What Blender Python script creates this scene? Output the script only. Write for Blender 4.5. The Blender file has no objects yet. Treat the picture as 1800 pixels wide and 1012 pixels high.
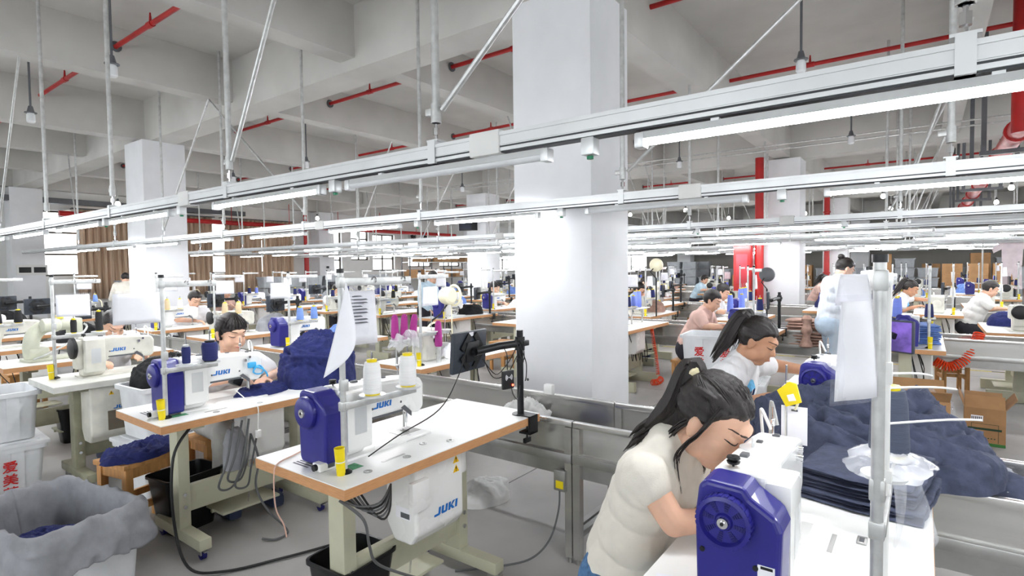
import bpy, bmesh, math, random
import numpy as np
from mathutils import Vector, Matrix, Euler, noise

S = bpy.context.scene
COL = S.collection
R = math.radians
random.seed(7)
# ------------------------------------------------------------------ camera
cam_d = bpy.data.cameras.new('camera'); cam = bpy.data.objects.new('camera', cam_d); COL.objects.link(cam)
cam_d.sensor_fit = 'HORIZONTAL'; cam_d.sensor_width = 36.0; cam_d.lens = 979.6 / 1800 * 36.0
cam_d.clip_start = 0.05; cam_d.clip_end = 300
def _cam(px, py): return Vector((px - 900, 506 - py, -979.6))
_ex = _cam(1625, 460).normalized()
_ey = _cam(-425, 485); _ey = (_ey - _ex * _ex.dot(_ey)).normalized()
_ez = _ex.cross(_ey)
cam.matrix_world = Matrix.Translation((0, 0, 1.55)) @ Matrix((_ex, _ey, _ez)).to_4x4()
S.camera = cam
# ------------------------------------------------------------------ world + exposure
W = bpy.data.worlds.new('world'); S.world = W; W.use_nodes = True
_bg = W.node_tree.nodes['Background']; _bg.inputs[0].default_value = (0.93, 0.97, 1.0, 1); _bg.inputs[1].default_value = 3.2
S.view_settings.view_transform = 'Standard'; S.view_settings.look = 'None'
S.view_settings.gamma = 1.0; S.view_settings.use_curve_mapping = False
S.view_settings.exposure = 1.38
S.cycles.max_bounces = 6; S.cycles.diffuse_bounces = 4; S.cycles.glossy_bounces = 3; S.cycles.transmission_bounces = 3; S.cycles.transparent_max_bounces = 10
S.cycles.caustics_reflective = False; S.cycles.caustics_refractive = False
S.cycles.use_adaptive_sampling = True; S.cycles.adaptive_threshold = 0.03
TUBE_STRENGTH = 46.0
# ------------------------------------------------------------------ materials
MATS = {}
def srgb(c):
    if isinstance(c, str): c = tuple(int(c[i:i+2], 16) for i in (0, 2, 4))
    return tuple(((v/255)/12.92 if v/255 <= .04045 else ((v/255+.055)/1.055)**2.4) for v in c[:3])
def mat(name, col, rough=.5, metal=0., var=.06, vs=9., bump=0., bs=60., alpha=1., trans=0., emit=0., coat=0., aniso=0., stretch=None, sub=0., ior=1.45, col2=None):
    if name in MATS: return MATS[name]
    m = bpy.data.materials.new(name); m.use_nodes = True; MATS[name] = m
    nt = m.node_tree; N = nt.nodes; L = nt.links; b = N['Principled BSDF']
    c = srgb(col)
    b.inputs['Roughness'].default_value = rough; b.inputs['Metallic'].default_value = metal
    b.inputs['Alpha'].default_value = alpha; b.inputs['Transmission Weight'].default_value = trans; b.inputs['IOR'].default_value = ior
    if coat: b.inputs['Coat Weight'].default_value = coat
    if sub: b.inputs['Subsurface Weight'].default_value = sub; b.inputs['Subsurface Radius'].default_value = (.02, .008, .004)
    b.inputs['Base Color'].default_value = (*c, 1)
    if emit: b.inputs['Emission Color'].default_value = (*c, 1); b.inputs['Emission Strength'].default_value = emit
    if var or bump:
        tc = N.new('ShaderNodeTexCoord'); src = tc.outputs['Object']
        if stretch:
            mp = N.new('ShaderNodeMapping'); mp.inputs['Scale'].default_value = stretch; L.new(src, mp.inputs[0]); src = mp.outputs[0]
    if var:
        nz = N.new('ShaderNodeTexNoise'); nz.inputs['Scale'].default_value = vs; nz.inputs['Detail'].default_value = 5
        L.new(src, nz.inputs['Vector'])
        mx = N.new('ShaderNodeMix'); mx.data_type = 'RGBA'
        c2 = srgb(col2) if col2 else tuple(v * (1 - 2.2*var) for v in c)
        mx.inputs[6].default_value = (*[min(1, v*(1+var)) for v in c], 1); mx.inputs[7].default_value = (*c2, 1)
        rp = N.new('ShaderNodeMapRange'); rp.inputs[1].default_value = .35; rp.inputs[2].default_value = .7
        L.new(nz.outputs[0], rp.inputs[0]); L.new(rp.outputs[0], mx.inputs[0]); L.new(mx.outputs[2], b.inputs['Base Color'])
        rr = N.new('ShaderNodeMapRange'); rr.inputs[3].default_value = max(0, rough - .06); rr.inputs[4].default_value = min(1, rough + .08)
        L.new(nz.outputs[0], rr.inputs[0]); L.new(rr.outputs[0], b.inputs['Roughness'])
    if bump:
        n2 = N.new('ShaderNodeTexNoise'); n2.inputs['Scale'].default_value = bs; n2.inputs['Detail'].default_value = 4
        L.new(src, n2.inputs['Vector'])
        bp = N.new('ShaderNodeBump'); bp.inputs['Strength'].default_value = bump; bp.inputs['Distance'].default_value = .01
        L.new(n2.outputs[0], bp.inputs['Height']); L.new(bp.outputs[0], b.inputs['Normal'])
    return m
def emis(name, col, strength):
    if name in MATS: return MATS[name]
    m = bpy.data.materials.new(name); m.use_nodes = True; MATS[name] = m
    nt = m.node_tree; nt.nodes.clear()
    e = nt.nodes.new('ShaderNodeEmission'); o = nt.nodes.new('ShaderNodeOutputMaterial')
    e.inputs[0].default_value = (*srgb(col), 1); e.inputs[1].default_value = strength
    nt.links.new(e.outputs[0], o.inputs[0]); return m
def film(name, col=(245,247,252), alpha=.3, rough=.12):
    if name in MATS: return MATS[name]
    m = bpy.data.materials.new(name); m.use_nodes = True; MATS[name] = m
    nt = m.node_tree; N = nt.nodes; L = nt.links; b = N['Principled BSDF']
    b.inputs['Base Color'].default_value = (*srgb(col), 1); b.inputs['Roughness'].default_value = rough
    nz = N.new('ShaderNodeTexNoise'); nz.inputs['Scale'].default_value = 9; nz.inputs['Detail'].default_value = 2
    tc = N.new('ShaderNodeTexCoord'); L.new(tc.outputs['Object'], nz.inputs['Vector'])
    mr = N.new('ShaderNodeMapRange'); mr.inputs[1].default_value = .35; mr.inputs[2].default_value = .7
    mr.inputs[3].default_value = alpha*.6; mr.inputs[4].default_value = min(1, alpha*1.5)
    L.new(nz.outputs[0], mr.inputs[0]); L.new(mr.outputs[0], b.inputs['Alpha'])
    return m

M_WHITE = mat('white_paint', (226,226,224), .55, var=.03, vs=3, bump=.03, bs=40)
M_CEIL = mat('ceiling_plaster', (198,196,192), .8, var=.05, vs=1.3, bump=.08, bs=18)
M_COL = mat('column_paint', (230,231,234), .6, var=.03, vs=2, bump=.03, bs=30)
M_RAIL = mat('rail_aluminium', (216,218,219), .3, .35, var=.03, vs=6)
M_RAILD = mat('rail_slot', (62,64,66), .5, .4, var=.03)
M_GALV = mat('galvanised_tube', (196,197,196), .38, .55, var=.08, vs=26)
M_DGREY = mat('dark_grey_paint', (92,94,98), .5, .1)
M_RED = mat('red_pipe_paint', (176,30,30), .38, .05, var=.08, vs=5)
M_BLACK = mat('black_plastic', (20,21,23), .42, var=.05)
M_BLACK2 = mat('black_satin_metal', (28,29,32), .32, .3, var=.05)
M_STEEL = mat('stainless_steel', (202,201,198), .22, .8, var=.05, vs=3, stretch=(1,.15,6))
M_STEEL2 = mat('brushed_steel', (176,176,174), .34, .85, var=.06, vs=8)
M_CHROME = mat('chrome', (220,220,222), .12, 1., var=0)
M_TOP = mat('white_laminate', (242,242,240), .3, var=.02, vs=4)
M_EDGE = mat('wood_edge_band', (200,148,102), .45, var=.06, vs=20, stretch=(1,1,12))
M_CREAM = mat('cream_enamel', (190,189,166), .42, var=.05, vs=5)
M_MACH = mat('machine_white', (240,240,238), .26, var=.02, vs=6, coat=.2)
M_MACHO = mat('machine_old_white', (216,214,204), .36, var=.07, vs=9)
M_MACHG = mat('machine_old_green', (196,198,180), .4, var=.07, vs=9)
M_BLUE = mat('machine_blue', (40,38,130), .34, var=.04, vs=7, coat=.1)
M_BLUED = mat('machine_blue_dark', (30,28,104), .42, var=.04)
M_LOGO = mat('logo_blue', (28,112,196), .45, var=.02)
M_YEL = mat('yellow_plastic', (236,212,22), .4, var=.04)
M_REDC = mat('red_ink', (206,36,36), .5, var=.04)
M_TUBE = emis('tube_light', (250,252,255), TUBE_STRENGTH)
M_TUBEOFF = mat('tube_frosted_off', (216,219,222), .3, var=.02)
M_BULB = emis('bulb_light', (255,250,240), 16.)
M_BULBOFF = mat('bulb_off', (232,234,236), .3, var=.02)
M_CRATE = mat('crate_white_plastic', (228,230,233), .42, var=.07, vs=5, sub=0)
M_CRATEG = mat('crate_grey_plastic', (150,154,158), .5, var=.07, vs=5)
M_CARD = mat('cardboard', (172,132,92), .8, var=.06, vs=7, bump=.05, bs=90)
M_CARDI = mat('cardboard_inside', (150,116,84), .85, var=.06, vs=7)
M_WOOD = mat('stool_wood', (196,144,88), .5, var=.12, vs=6, stretch=(6,6,1))
M_PAPER = mat('white_paper', (240,240,246), .6, var=.02)
M_SLEEVE = film('plastic_sleeve', (240,242,252), .12, .08)
M_FILM = film('plastic_film', (246,248,252), .42, .15)
M_FILMT = film('plastic_film_thin', (240,243,250), .22, .1)
M_NAVY = mat('navy_knit', (32,40,96), .85, var=.12, vs=24, bump=.7, bs=26)
M_SLATE = mat('slate_navy_knit', (64,70,92), .85, var=.12, vs=24, bump=.7, bs=22)
M_BLKCLOTH = mat('black_cloth', (20,20,22), .9, var=.1, vs=20, bump=.6, bs=24)
M_GREYCLOTH = mat('grey_cloth', (146,147,152), .85, var=.07, vs=14, bump=.5, bs=16)
M_LBLUECL = mat('light_blue_cloth', (104,134,198), .85, var=.12, vs=24, bump=.6, bs=24)
M_TANCL = mat('dusty_pink_cloth', (164,132,118), .85, var=.1, vs=24, bump=.6, bs=24)
M_ORANGE = mat('orange_hose', (238,72,26), .35, var=.04)
M_CABLE = mat('grey_cable', (96,97,98), .5, var=.04)
M_CABLEB = mat('black_cable', (30,30,31), .5, var=.04)
M_WCABLE = mat('white_cable', (230,230,228), .45, var=.03)
M_GREENS = mat('green_print', (86,160,112), .6, var=.2, vs=60)
M_SPOOLW = mat('thread_white', (240,240,240), .75, var=.03, vs=30, bump=.3, bs=220, stretch=(.2,.2,3))
M_SPOOLN = mat('thread_navy', (32,40,98), .7, var=.06, vs=30, bump=.3, bs=220, stretch=(.2,.2,3))
M_SPOOLS = mat('thread_slate', (70,78,96), .75, var=.06, vs=30, bump=.3, bs=220, stretch=(.2,.2,3))
M_SPOOLB = mat('thread_light_blue', (126,158,226), .7, var=.05, vs=30, bump=.3, bs=220, stretch=(.2,.2,3))
M_SPOOLP = mat('thread_blue', (128,148,238), .7, var=.05, vs=30, bump=.3, bs=220, stretch=(.2,.2,3))
M_SPOOLM = mat('thread_magenta', (172,52,140), .65, var=.05, vs=30, bump=.3, bs=220, stretch=(.2,.2,3))
M_SPOOLC = mat('thread_cream', (228,206,166), .75, var=.05, vs=30, bump=.3, bs=220, stretch=(.2,.2,3))
M_SPOOLK = mat('thread_black', (34,34,36), .75, var=.05, vs=30, bump=.3, bs=220, stretch=(.2,.2,3))
M_IVORY = mat('ivory_plastic', (226,220,192), .4, var=.03)
M_GLASS = mat('window_glass', (235,242,245), .05, alpha=.18, var=0)
M_DUST = mat('dusty_floor_cloth', (120,112,104), .9, var=.1)

# ------------------------------------------------------------------ mesh building
class MB:
    def __init__(s): s.v = []; s.f = []; s.sm = []; s.M = None
    def add(s, vs, fs, smooth=False):
        o = len(s.v)
        if s.M is not None: vs = [tuple(s.M @ Vector(p)) for p in vs]
        s.v += [tuple(p) for p in vs]; s.f += [tuple(i + o for i in f) for f in fs]; s.sm += [smooth] * len(fs); return s
    def box(s, c, d, rot=None):
        hx, hy, hz = d[0]/2, d[1]/2, d[2]/2
        vs = [Vector((x*hx, y*hy, z*hz)) for x in (-1,1) for y in (-1,1) for z in (-1,1)]
        if rot is not None: m = Euler(rot).to_matrix(); vs = [m @ v for v in vs]
        c = Vector(c)
        return s.add([v + c for v in vs], [(0,1,3,2),(4,6,7,5),(0,4,5,1),(2,3,7,6),(0,2,6,4),(1,5,7,3)])
    def b2(s, a, b):
        return s.box([(p+q)/2 for p, q in zip(a, b)], [abs(q-p) for p, q in zip(a, b)])
    def rbox(s, c, d, r=.01, rot=None):
        hx, hy, hz = d[0]/2, d[1]/2, d[2]/2; r = min(r, hx*.9, hy*.9, hz*.9)
        bm = bmesh.new(); bmesh.ops.create_cube(bm, size=1)
        for v in bm.verts: v.co = Vector((v.co.x*d[0], v.co.y*d[1], v.co.z*d[2]))
        bmesh.ops.bevel(bm, geom=bm.edges[:], offset=r, segments=2, profile=.6, affect='EDGES')
        m = Euler(rot).to_matrix() if rot is not None else Matrix.Identity(3); c = Vector(c)
        bm.verts.index_update()
        s.add([m @ v.co + c for v in bm.verts], [[v.index for v in f.verts] for f in bm.faces], True); bm.free(); return s
    def cyl(s, p0, p1, r0, r1=None, n=12, caps=True, smooth=True):
        r1 = r0 if r1 is None else r1
        p0, p1 = Vector(p0), Vector(p1); d = p1 - p0
        q = d.to_track_quat('Z', 'Y') if d.length > 1e-9 else Euler().to_quaternion()
        vs = []
        for p, r in ((p0, r0), (p1, r1)):
            vs += [p + q @ Vector((r*math.cos(2*math.pi*k/n), r*math.sin(2*math.pi*k/n), 0)) for k in range(n)]
        s.add(vs, [(k, (k+1) % n, n + (k+1) % n, n + k) for k in range(n)], smooth)
        if caps:
            o = len(s.v) - 2*n
            s.f += [tuple(o + k for k in reversed(range(n))), tuple(o + n + k for k in range(n))]; s.sm += [False, False]
        return s
    def tube(s, pts, r, n=8, rs=None, closed_caps=True):
        pts = [Vector(p) for p in pts]; rings = []; up = None
        for i, p in enumerate(pts):
            t = (pts[min(i+1, len(pts)-1)] - pts[max(i-1, 0)])
            t = t.normalized() if t.length > 1e-9 else Vector((0,0,1))
            if up is None:
                up = Vector((0,0,1)) if abs(t.z) < .9 else Vector((1,0,0))
            a = t.cross(up)
            if a.length < 1e-6: a = t.cross(Vector((1,.3,.2)))
            a.normalize(); b = a.cross(t).normalized(); up = b
            rr = rs[i] if rs else r
            rings.append([p + a*rr*math.cos(2*math.pi*k/n) + b*rr*math.sin(2*math.pi*k/n) for k in range(n)])
        vs = [q for rg in rings for q in rg]; fs = []
        for i in range(len(rings)-1):
            for k in range(n): fs.append((i*n+k, i*n+(k+1) % n, (i+1)*n+(k+1) % n, (i+1)*n+k))
        if closed_caps:
            fs.append(tuple(reversed(range(n)))); fs.append(tuple((len(rings)-1)*n+k for k in range(n)))
        return s.add(vs, [tuple(reversed(f)) for f in fs], True)
    def lathe(s, prof, c=(0,0,0), n=20, axis='Z', smooth=True):
        c = Vector(c); vs = []; fs = []
        def P(r, h, a):
            x, y = r*math.cos(a), r*math.sin(a)
            return c + (Vector((x, y, h)) if axis == 'Z' else Vector((h, x, y)) if axis == 'X' else Vector((x, h, -y)))
        for r, h in prof: vs += [P(max(r, 1e-5), h, 2*math.pi*k/n) for k in range(n)]
        for i in range(len(prof)-1):
            for k in range(n): fs.append((i*n+k, i*n+(k+1) % n, (i+1)*n+(k+1) % n, (i+1)*n+k))
        return s.add(vs, fs, smooth)
    def prism(s, poly, a, b, axis='Y', smooth=False):
        # polygon in the plane across axis (XZ for Y, YZ for X, XY for Z), extruded from a to b
        def P(u, w, h): return (u, h, w) if axis == 'Y' else (h, u, w) if axis == 'X' else (u, w, h)
        n = len(poly); vs = [P(u, w, a) for u, w in poly] + [P(u, w, b) for u, w in poly]
        fs = [(k, (k+1) % n, n+(k+1) % n, n+k) for k in range(n)] + [tuple(reversed(range(n))), tuple(n+k for k in range(n))]
        return s.add(vs, fs, smooth)
    def ell(s, c, r, rot=None, n=14, m=9):
        c = Vector(c); q = rot if rot is not None else Matrix.Identity(3)
        vs = []; fs = []
        for j in range(m+1):
            th = math.pi*j/m
            for k in range(n):
                ph = 2*math.pi*k/n
                vs.append(c + q @ Vector((r[0]*math.sin(th)*math.cos(ph), r[1]*math.sin(th)*math.sin(ph), r[2]*math.cos(th))))
        for j in range(m):
            for k in range(n):
                a, b, c2, d = j*n+k, (j+1)*n+k, (j+1)*n+(k+1) % n, j*n+(k+1) % n
                fs.append((a, b, c2, d))
        return s.add(vs, fs, True)
    def caps(s, p0, p1, r0, r1=None, n=12):
        # tapered capsule
        r1 = r0 if r1 is None else r1; p0, p1 = Vector(p0), Vector(p1); d = p1 - p0; L = max(d.length, 1e-6)
        pts = []; rs = []
        u = d / L
        for k in range(4): t = math.pi/2*k/4 + .12; pts.append(p0 - u*r0*math.cos(t)); rs.append(r0*math.sin(t))
        pts += [p0, p0 + d*.5, p1]; rs += [r0, (r0+r1)/2, r1]
        for k in range(4): t = math.pi/2*(3-k)/4 + .12; pts.append(p1 + u*r1*math.cos(t)); rs.append(r1*math.sin(t))
        return s.tube(pts, 0, n, rs)
    def grid(s, P, nu, nv, smooth=True, closed=False):
        # P(u,v) with u,v in 0..1
        vs = [P(i/nu, j/nv) for j in range(nv+1) for i in range(nu+1)]
        fs = [(j*(nu+1)+i, j*(nu+1)+i+1, (j+1)*(nu+1)+i+1, (j+1)*(nu+1)+i) for j in range(nv) for i in range(nu)]
        return s.add(vs, fs, smooth)
    def mesh(s, name, m=None, sharp=38):
        me = bpy.data.meshes.new(name); me.from_pydata(s.v, [], s.f); me.validate()
        if len(me.polygons) == len(s.sm): me.polygons.foreach_set('use_smooth', s.sm)
        if m: me.materials.append(m)
        if any(s.sm):
            me.polygons.foreach_set('use_smooth', [True]*len(me.polygons)); me.set_sharp_from_angle(angle=R(sharp))
        me.update(); return me
    def build(s, name, m, parent=None, loc=(0,0,0), rot=(0,0,0), sharp=38):
        return obj(name, s.mesh(name, m, sharp), parent, loc, rot)
def obj(name, me, parent=None, loc=(0,0,0), rot=(0,0,0)):
    o = bpy.data.objects.new(name, me); COL.objects.link(o); o.location = loc; o.rotation_euler = rot
    if parent: o.parent = parent
    return o
def thing(name, label, cat, loc=(0,0,0), rz=0., group=None):
    o = bpy.data.objects.new(name, None); COL.objects.link(o); o.location = loc; o.rotation_euler = (0,0,rz); o.empty_display_size = .05
    return tag(o, label, cat, group)
def tag(o, label, cat, group=None, kind=None):
    o['label'] = label; o['category'] = cat
    if group: o['group'] = group
    if kind: o['kind'] = kind
    return o
def struct(o, label=None):
    o['kind'] = 'structure'
    if label: o['label'] = label
    return o
KIDS = {}
def kids(o): return [c for c in o.children]
def copy_tree(o, loc=None, rz=None, label=None, parent=None, group=None):
    c = o.copy(); COL.objects.link(c)
    if parent: c.parent = parent
    if loc is not None: c.location = loc
    if rz is not None: c.rotation_euler = (0,0,rz)
    if label: c['label'] = label
    if group: c['group'] = group
    for ch in kids(o): copy_tree(ch, parent=c)
    return c
def bez(p0, p1, p2, p3, n=12):
    p0, p1, p2, p3 = map(Vector, (p0, p1, p2, p3)); out = []
    for i in range(n+1):
        t = i/n; a = 1-t; out.append(p0*a**3 + p1*3*a*a*t + p2*3*a*t*t + p3*t**3)
    return out
def smoothpath(pts, n=6):
    pts = [Vector(p) for p in pts]; out = []
    for i in range(len(pts)-1):
        a, b = pts[max(i-1,0)], pts[i]; c, d = pts[i+1], pts[min(i+2, len(pts)-1)]
        for k in range(n):
            t = k/n
            out.append(.5*((2*b) + (c-a)*t + (2*a-5*b+4*c-d)*t*t + (3*b-a-3*c+d)*t**3))
    out.append(pts[-1]); return out
def fbm(p, o=4):
    return noise.fractal(Vector(p), 1.0, 2.0, o)
ORD = ['first','second','third','fourth','fifth','sixth','seventh','eighth','ninth','tenth','eleventh','twelfth','thirteenth','fourteenth','fifteenth','sixteenth']
def cable(name, pts, r, m, label, cat='cable', n=6, k=6, group=None):
    mb = MB(); mb.tube(smoothpath(pts, k), r, n); o = mb.build(name, m); return tag(o, label, cat, group)
# ================================================================== structure
X0, X1, Y0, Y1, ZC = -5.0, 31.0, -9.0, 18.9, 4.35
def floor_mat():
    m = mat('floor_concrete', (170,168,166), .48, var=.1, vs=1.1, bump=.06, bs=26, col2=(148,146,144))
    nt = m.node_tree; N = nt.nodes; L = nt.links; b = N['Principled BSDF']
    old = b.inputs['Base Color'].links[0].from_socket
    tc = N.new('ShaderNodeTexCoord'); n2 = N.new('ShaderNodeTexNoise'); n2.inputs['Scale'].default_value = 22; n2.inputs['Detail'].default_value = 8; n2.inputs['Roughness'].default_value = .7
    L.new(tc.outputs['Object'], n2.inputs['Vector'])
    mr = N.new('ShaderNodeMapRange'); mr.inputs[1].default_value = .58; mr.inputs[2].default_value = .75; mr.inputs[4].default_value = .35; L.new(n2.outputs[0], mr.inputs[0])
    mx = N.new('ShaderNodeMix'); mx.data_type = 'RGBA'; mx.inputs[7].default_value = (*srgb((176,172,168)), 1)
    L.new(mr.outputs[0], mx.inputs[0]); L.new(old, mx.inputs[6]); L.new(mx.outputs[2], b.inputs['Base Color'])
    return m
M_FLOOR = floor_mat()
M_JOINT = mat('floor_joint', (176,172,166), .8, var=.05)
floor = struct(MB().b2((X0, Y0, -.25), (X1, Y1, -.012)).build('floor', M_JOINT), 'grey concrete factory floor with saw-cut joints')
gx = [X0, -1.6, .55, 3.55, 6.6, 9.7, 12.8, 17.2, 21.5, 26, X1]; gy = [Y0, -5.4, -1.2, 2.38, 4.3, 7.6, 10.5, 14.5, Y1]
for i in range(len(gx)-1):
    for j in range(len(gy)-1):
        MB().b2((gx[i]+.005, gy[j]+.005, -.1), (gx[i+1]-.005, gy[j+1]-.005, 0)).build('floor_slab', M_FLOOR, floor)
M_LINEY = mat('line_paint_yellow', (206,190,66), .6, var=.2, vs=30)
M_LINEW = mat('line_paint_white', (206,208,208), .6, var=.1, vs=30)
M_LINEK = mat('line_paint_black', (62,62,60), .6, var=.1, vs=30)
for xl in (4.62, 10.2, 15):
    ln = tag(MB().b2((xl, Y0+3, 0), (xl+.05, Y1-3, .002)).build('floor_marking_line', M_LINEY), 'yellow painted aisle line on the floor', 'floor marking', 'yellow aisle lines'); ln['kind'] = 'structure'
    mb = MB()
    for k in range(40): mb.b2((xl, -4+k*.5, .0021), (xl+.05, -3.78+k*.5, .003))
    mb.build('black_stripe', M_LINEK, ln)
lw = tag(MB().b2((5.2, -6, 0), (5.25, 1.2, .002)).build('floor_marking_line', M_LINEW), 'white painted line on the floor behind the open carton', 'floor marking'); lw['kind'] = 'structure'

ceiling = struct(MB().b2((X0, Y0, ZC), (X1, Y1, ZC+.3)).build('ceiling', M_CEIL), 'pale concrete ceiling slab with beams')
CX = [-4.65, 4.07, 12.8, 21.5, 30.2]; CY = [-5.75, 2.38, 10.5, 18.5]
GB = 3.68; SB = 3.80
for x in CX:
    MB().b2((x-.2, Y0, GB), (x+.2, Y1, ZC)).build('beam', M_CEIL, ceiling)
ys = []
for j in range(len(CY)-1):
    for k in range(3): ys.append(CY[j] + (CY[j+1]-CY[j])*k/3)
ys.append(CY[-1])
ys = [-5.75, -3.04, -.33, 2.38, 5.04, 7.6, 10.5, 13.2, 15.85, 18.5]
for y in ys:
    w = .125 if y not in CY else .15
    for i in range(len(CX)-1):
        MB().b2((CX[i]+.2, y-w, SB if y not in CY else GB+.03), (CX[i+1]-.2, y+w, ZC)).build('beam', M_CEIL, ceiling)
ncol = 0
for x in CX:
    for y in CY:
        if (x, y) == (-4.65, 2.38): continue
        c = MB().rbox((x, y, GB/2), (.65, .72, GB), .012).build('column', M_COL)
        struct(c, 'white painted square concrete column')
        ncol += 1
# two small dents and a wall plate on the big column (marks in the photo)
bigcol = [o for o in COL.objects if o.name.startswith('column') and abs(o.data.vertices[0].co.x-4.07) < .5 and abs(o.data.vertices[0].co.y-2.38) < .5][0]
for yy, zz in ((2.62, .62), (2.2, .52)):
    MB().lathe([(0,-.002),(.012,-.002),(.012,.004)], (3.744, yy, zz), 10, 'X').build('anchor_hole', M_DGREY, bigcol)

# -------- walls
M_WALL = mat('wall_paint', (222,222,220), .7, var=.03, vs=1.5)
M_WALLB = mat('wall_paint_grey', (138,135,130), .75, var=.04, vs=1.5)
def wall_y(name, y, xa, xb, t, holes, m, label):
    mb = MB(); xs = xa
    for (h0, h1, z0, z1) in holes:
        mb.b2((xs, y, 0), (h0, y+t, ZC)); mb.b2((h0, y, 0), (h1, y+t, z0)); mb.b2((h0, y, z1), (h1, y+t, ZC)); xs = h1
    mb.b2((xs, y, 0), (xb, y+t, ZC)); return struct(mb.build(name, m), label)
def wall_x(name, x, ya, yb, t, holes, m, label):
    mb = MB(); ys_ = ya
    for (h0, h1, z0, z1) in holes:
        mb.b2((x, ys_, 0), (x+t, h0, ZC)); mb.b2((x, h0, 0), (x+t, h1, z0)); mb.b2((x, h0, z1), (x+t, h1, ZC)); ys_ = h1
    mb.b2((x, ys_, 0), (x+t, yb, ZC)); return struct(mb.build(name, m), label)
nwin = [0]
M_FRAME = mat('window_frame_dark', (74,66,58), .5, var=.05)
def window(along, pos, a, b, z0, z1, cols, rows, label):
    nwin[0] += 1; fr = MB(); w = .025
    def B(u0, u1, v0, v1, d=.03):
        if along == 'X': fr.b2((u0, pos-d, v0), (u1, pos+d, v1))
        else: fr.b2((pos-d, u0, v0), (pos+d, u1, v1))
    B(a, b, z0, z0+.05); B(a, b, z1-.05, z1); B(a, a+.05, z0, z1); B(b-.05, b, z0, z1)
    for k in range(1, cols): u = a+(b-a)*k/cols; B(u-w, u+w, z0, z1)
    zr = [z0+(z1-z0)*k/rows for k in range(rows+1)]
    for k in range(1, rows): B(a, b, zr[k]-w, zr[k]+w)
    o = struct(fr.build('window_%d' % nwin[0], M_FRAME), label)
    for k in range(cols):
        for r_ in range(rows):
            u0, u1 = a+(b-a)*k/cols+w, a+(b-a)*(k+1)/cols-w; p = MB()
            if along == 'X': p.b2((u0, pos-.004, zr[r_]+w), (u1, pos+.004, zr[r_+1]-w))
            else: p.b2((pos-.004, u0, zr[r_]+w), (pos+.004, u1, zr[r_+1]-w))
            p.build('pane', M_GLASS, o)
    return o
WH = [(-3.6,-.2,1.0,3.3),(4.42,6.3,1.45,3.2),(8.5,10.9,1.45,3.2),(12.95,13.85,1.25,3.2),(14.3,15.2,1.9,3.2),(15.4,16.6,1.45,3.0),(17.4,18.9,1.6,2.75),(19.4,20.9,1.6,2.75),(23,26,1.3,3.2)]
wall_y('wall_far_window', Y1-.25, X0, X1, .25, WH, M_WALL, 'far white wall with tall bright windows and tan curtains')
for k, (a, b, z0, z1) in enumerate(WH):
    window('X', Y1-.12, a, b, z0, z1, 2, 3, 'bright dark-framed window in the far wall, number %d of the row from the corner' % (k+1))
wall_x('wall_far_store', X1-.25, Y0, Y1, .25, [(13,16,1.2,3.2)], M_WALLB, 'far end wall behind the stacked crates')
window('Y', X1-.12, 13, 16, 1.2, 3.2, 3, 2, 'window at the corner of the far end wall')
# sides behind and beside the camera: same kind of wall with the same windows
BH = [(-4+4.5*k, -1.0+4.5*k, 1.0, 3.3) for k in range(7)]
wall_y('wall_near_window', Y0, X0, X1, .25, BH, M_WALL, 'near side wall with a row of windows')
for k, h in enumerate(BH): window('X', Y0+.12, h[0], h[1], h[2], h[3], 3, 2, 'window of the near side wall')
LH = [(-7.5+4.4*k, -4.3+4.4*k, 1.0, 3.3) for k in range(6)]
wall_x('wall_near_end', X0, Y0, Y1, .25, LH, M_WALL, 'near end wall with a row of windows')
for k, h in enumerate(LH): window('Y', X0+.12, h[0], h[1], h[2], h[3], 3, 2, 'window of the near end wall')

# curtains on the far wall
M_CURT = mat('tan_curtain', (206,180,156), .9, var=.14, vs=3, stretch=(14,14,.4))
for k, (a, b, z0, z1) in enumerate([(5.18,6.6,.8,3.25),(7.5,8.75,.8,3.25),(9.15,10.4,.8,3.25),(10.45,11.6,.8,3.25)]):
    def P(u, v, a=a, b=b, z0=z0, z1=z1):
        return (a+(b-a)*u, Y1-.42+.05*math.sin(u*(b-a)*38)+.02*math.sin(u*(b-a)*91+v*2), z0+(z1-z0)*v)
    mb = MB(); mb.grid(P, int((b-a)*70), 4); c = mb.build('curtain', M_CURT)
    sm = c.modifiers.new('thick', 'SOLIDIFY'); sm.thickness = .012
    tag(c, 'tan pleated curtain hanging on the far window wall, %s from the corner' % ORD[k], 'curtain')
    MB().cyl((a-.1, Y1-.42, z1+.02), (b+.1, Y1-.42, z1+.02), .018, n=8).build('curtain_rod', M_DGREY, c)
    for xx in (a-.08, b+.08): MB().cyl((xx, Y1-.42, z1+.02), (xx, Y1-.24, z1+.02), .014, n=6).build('rod_bracket', M_DGREY, c)
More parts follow.
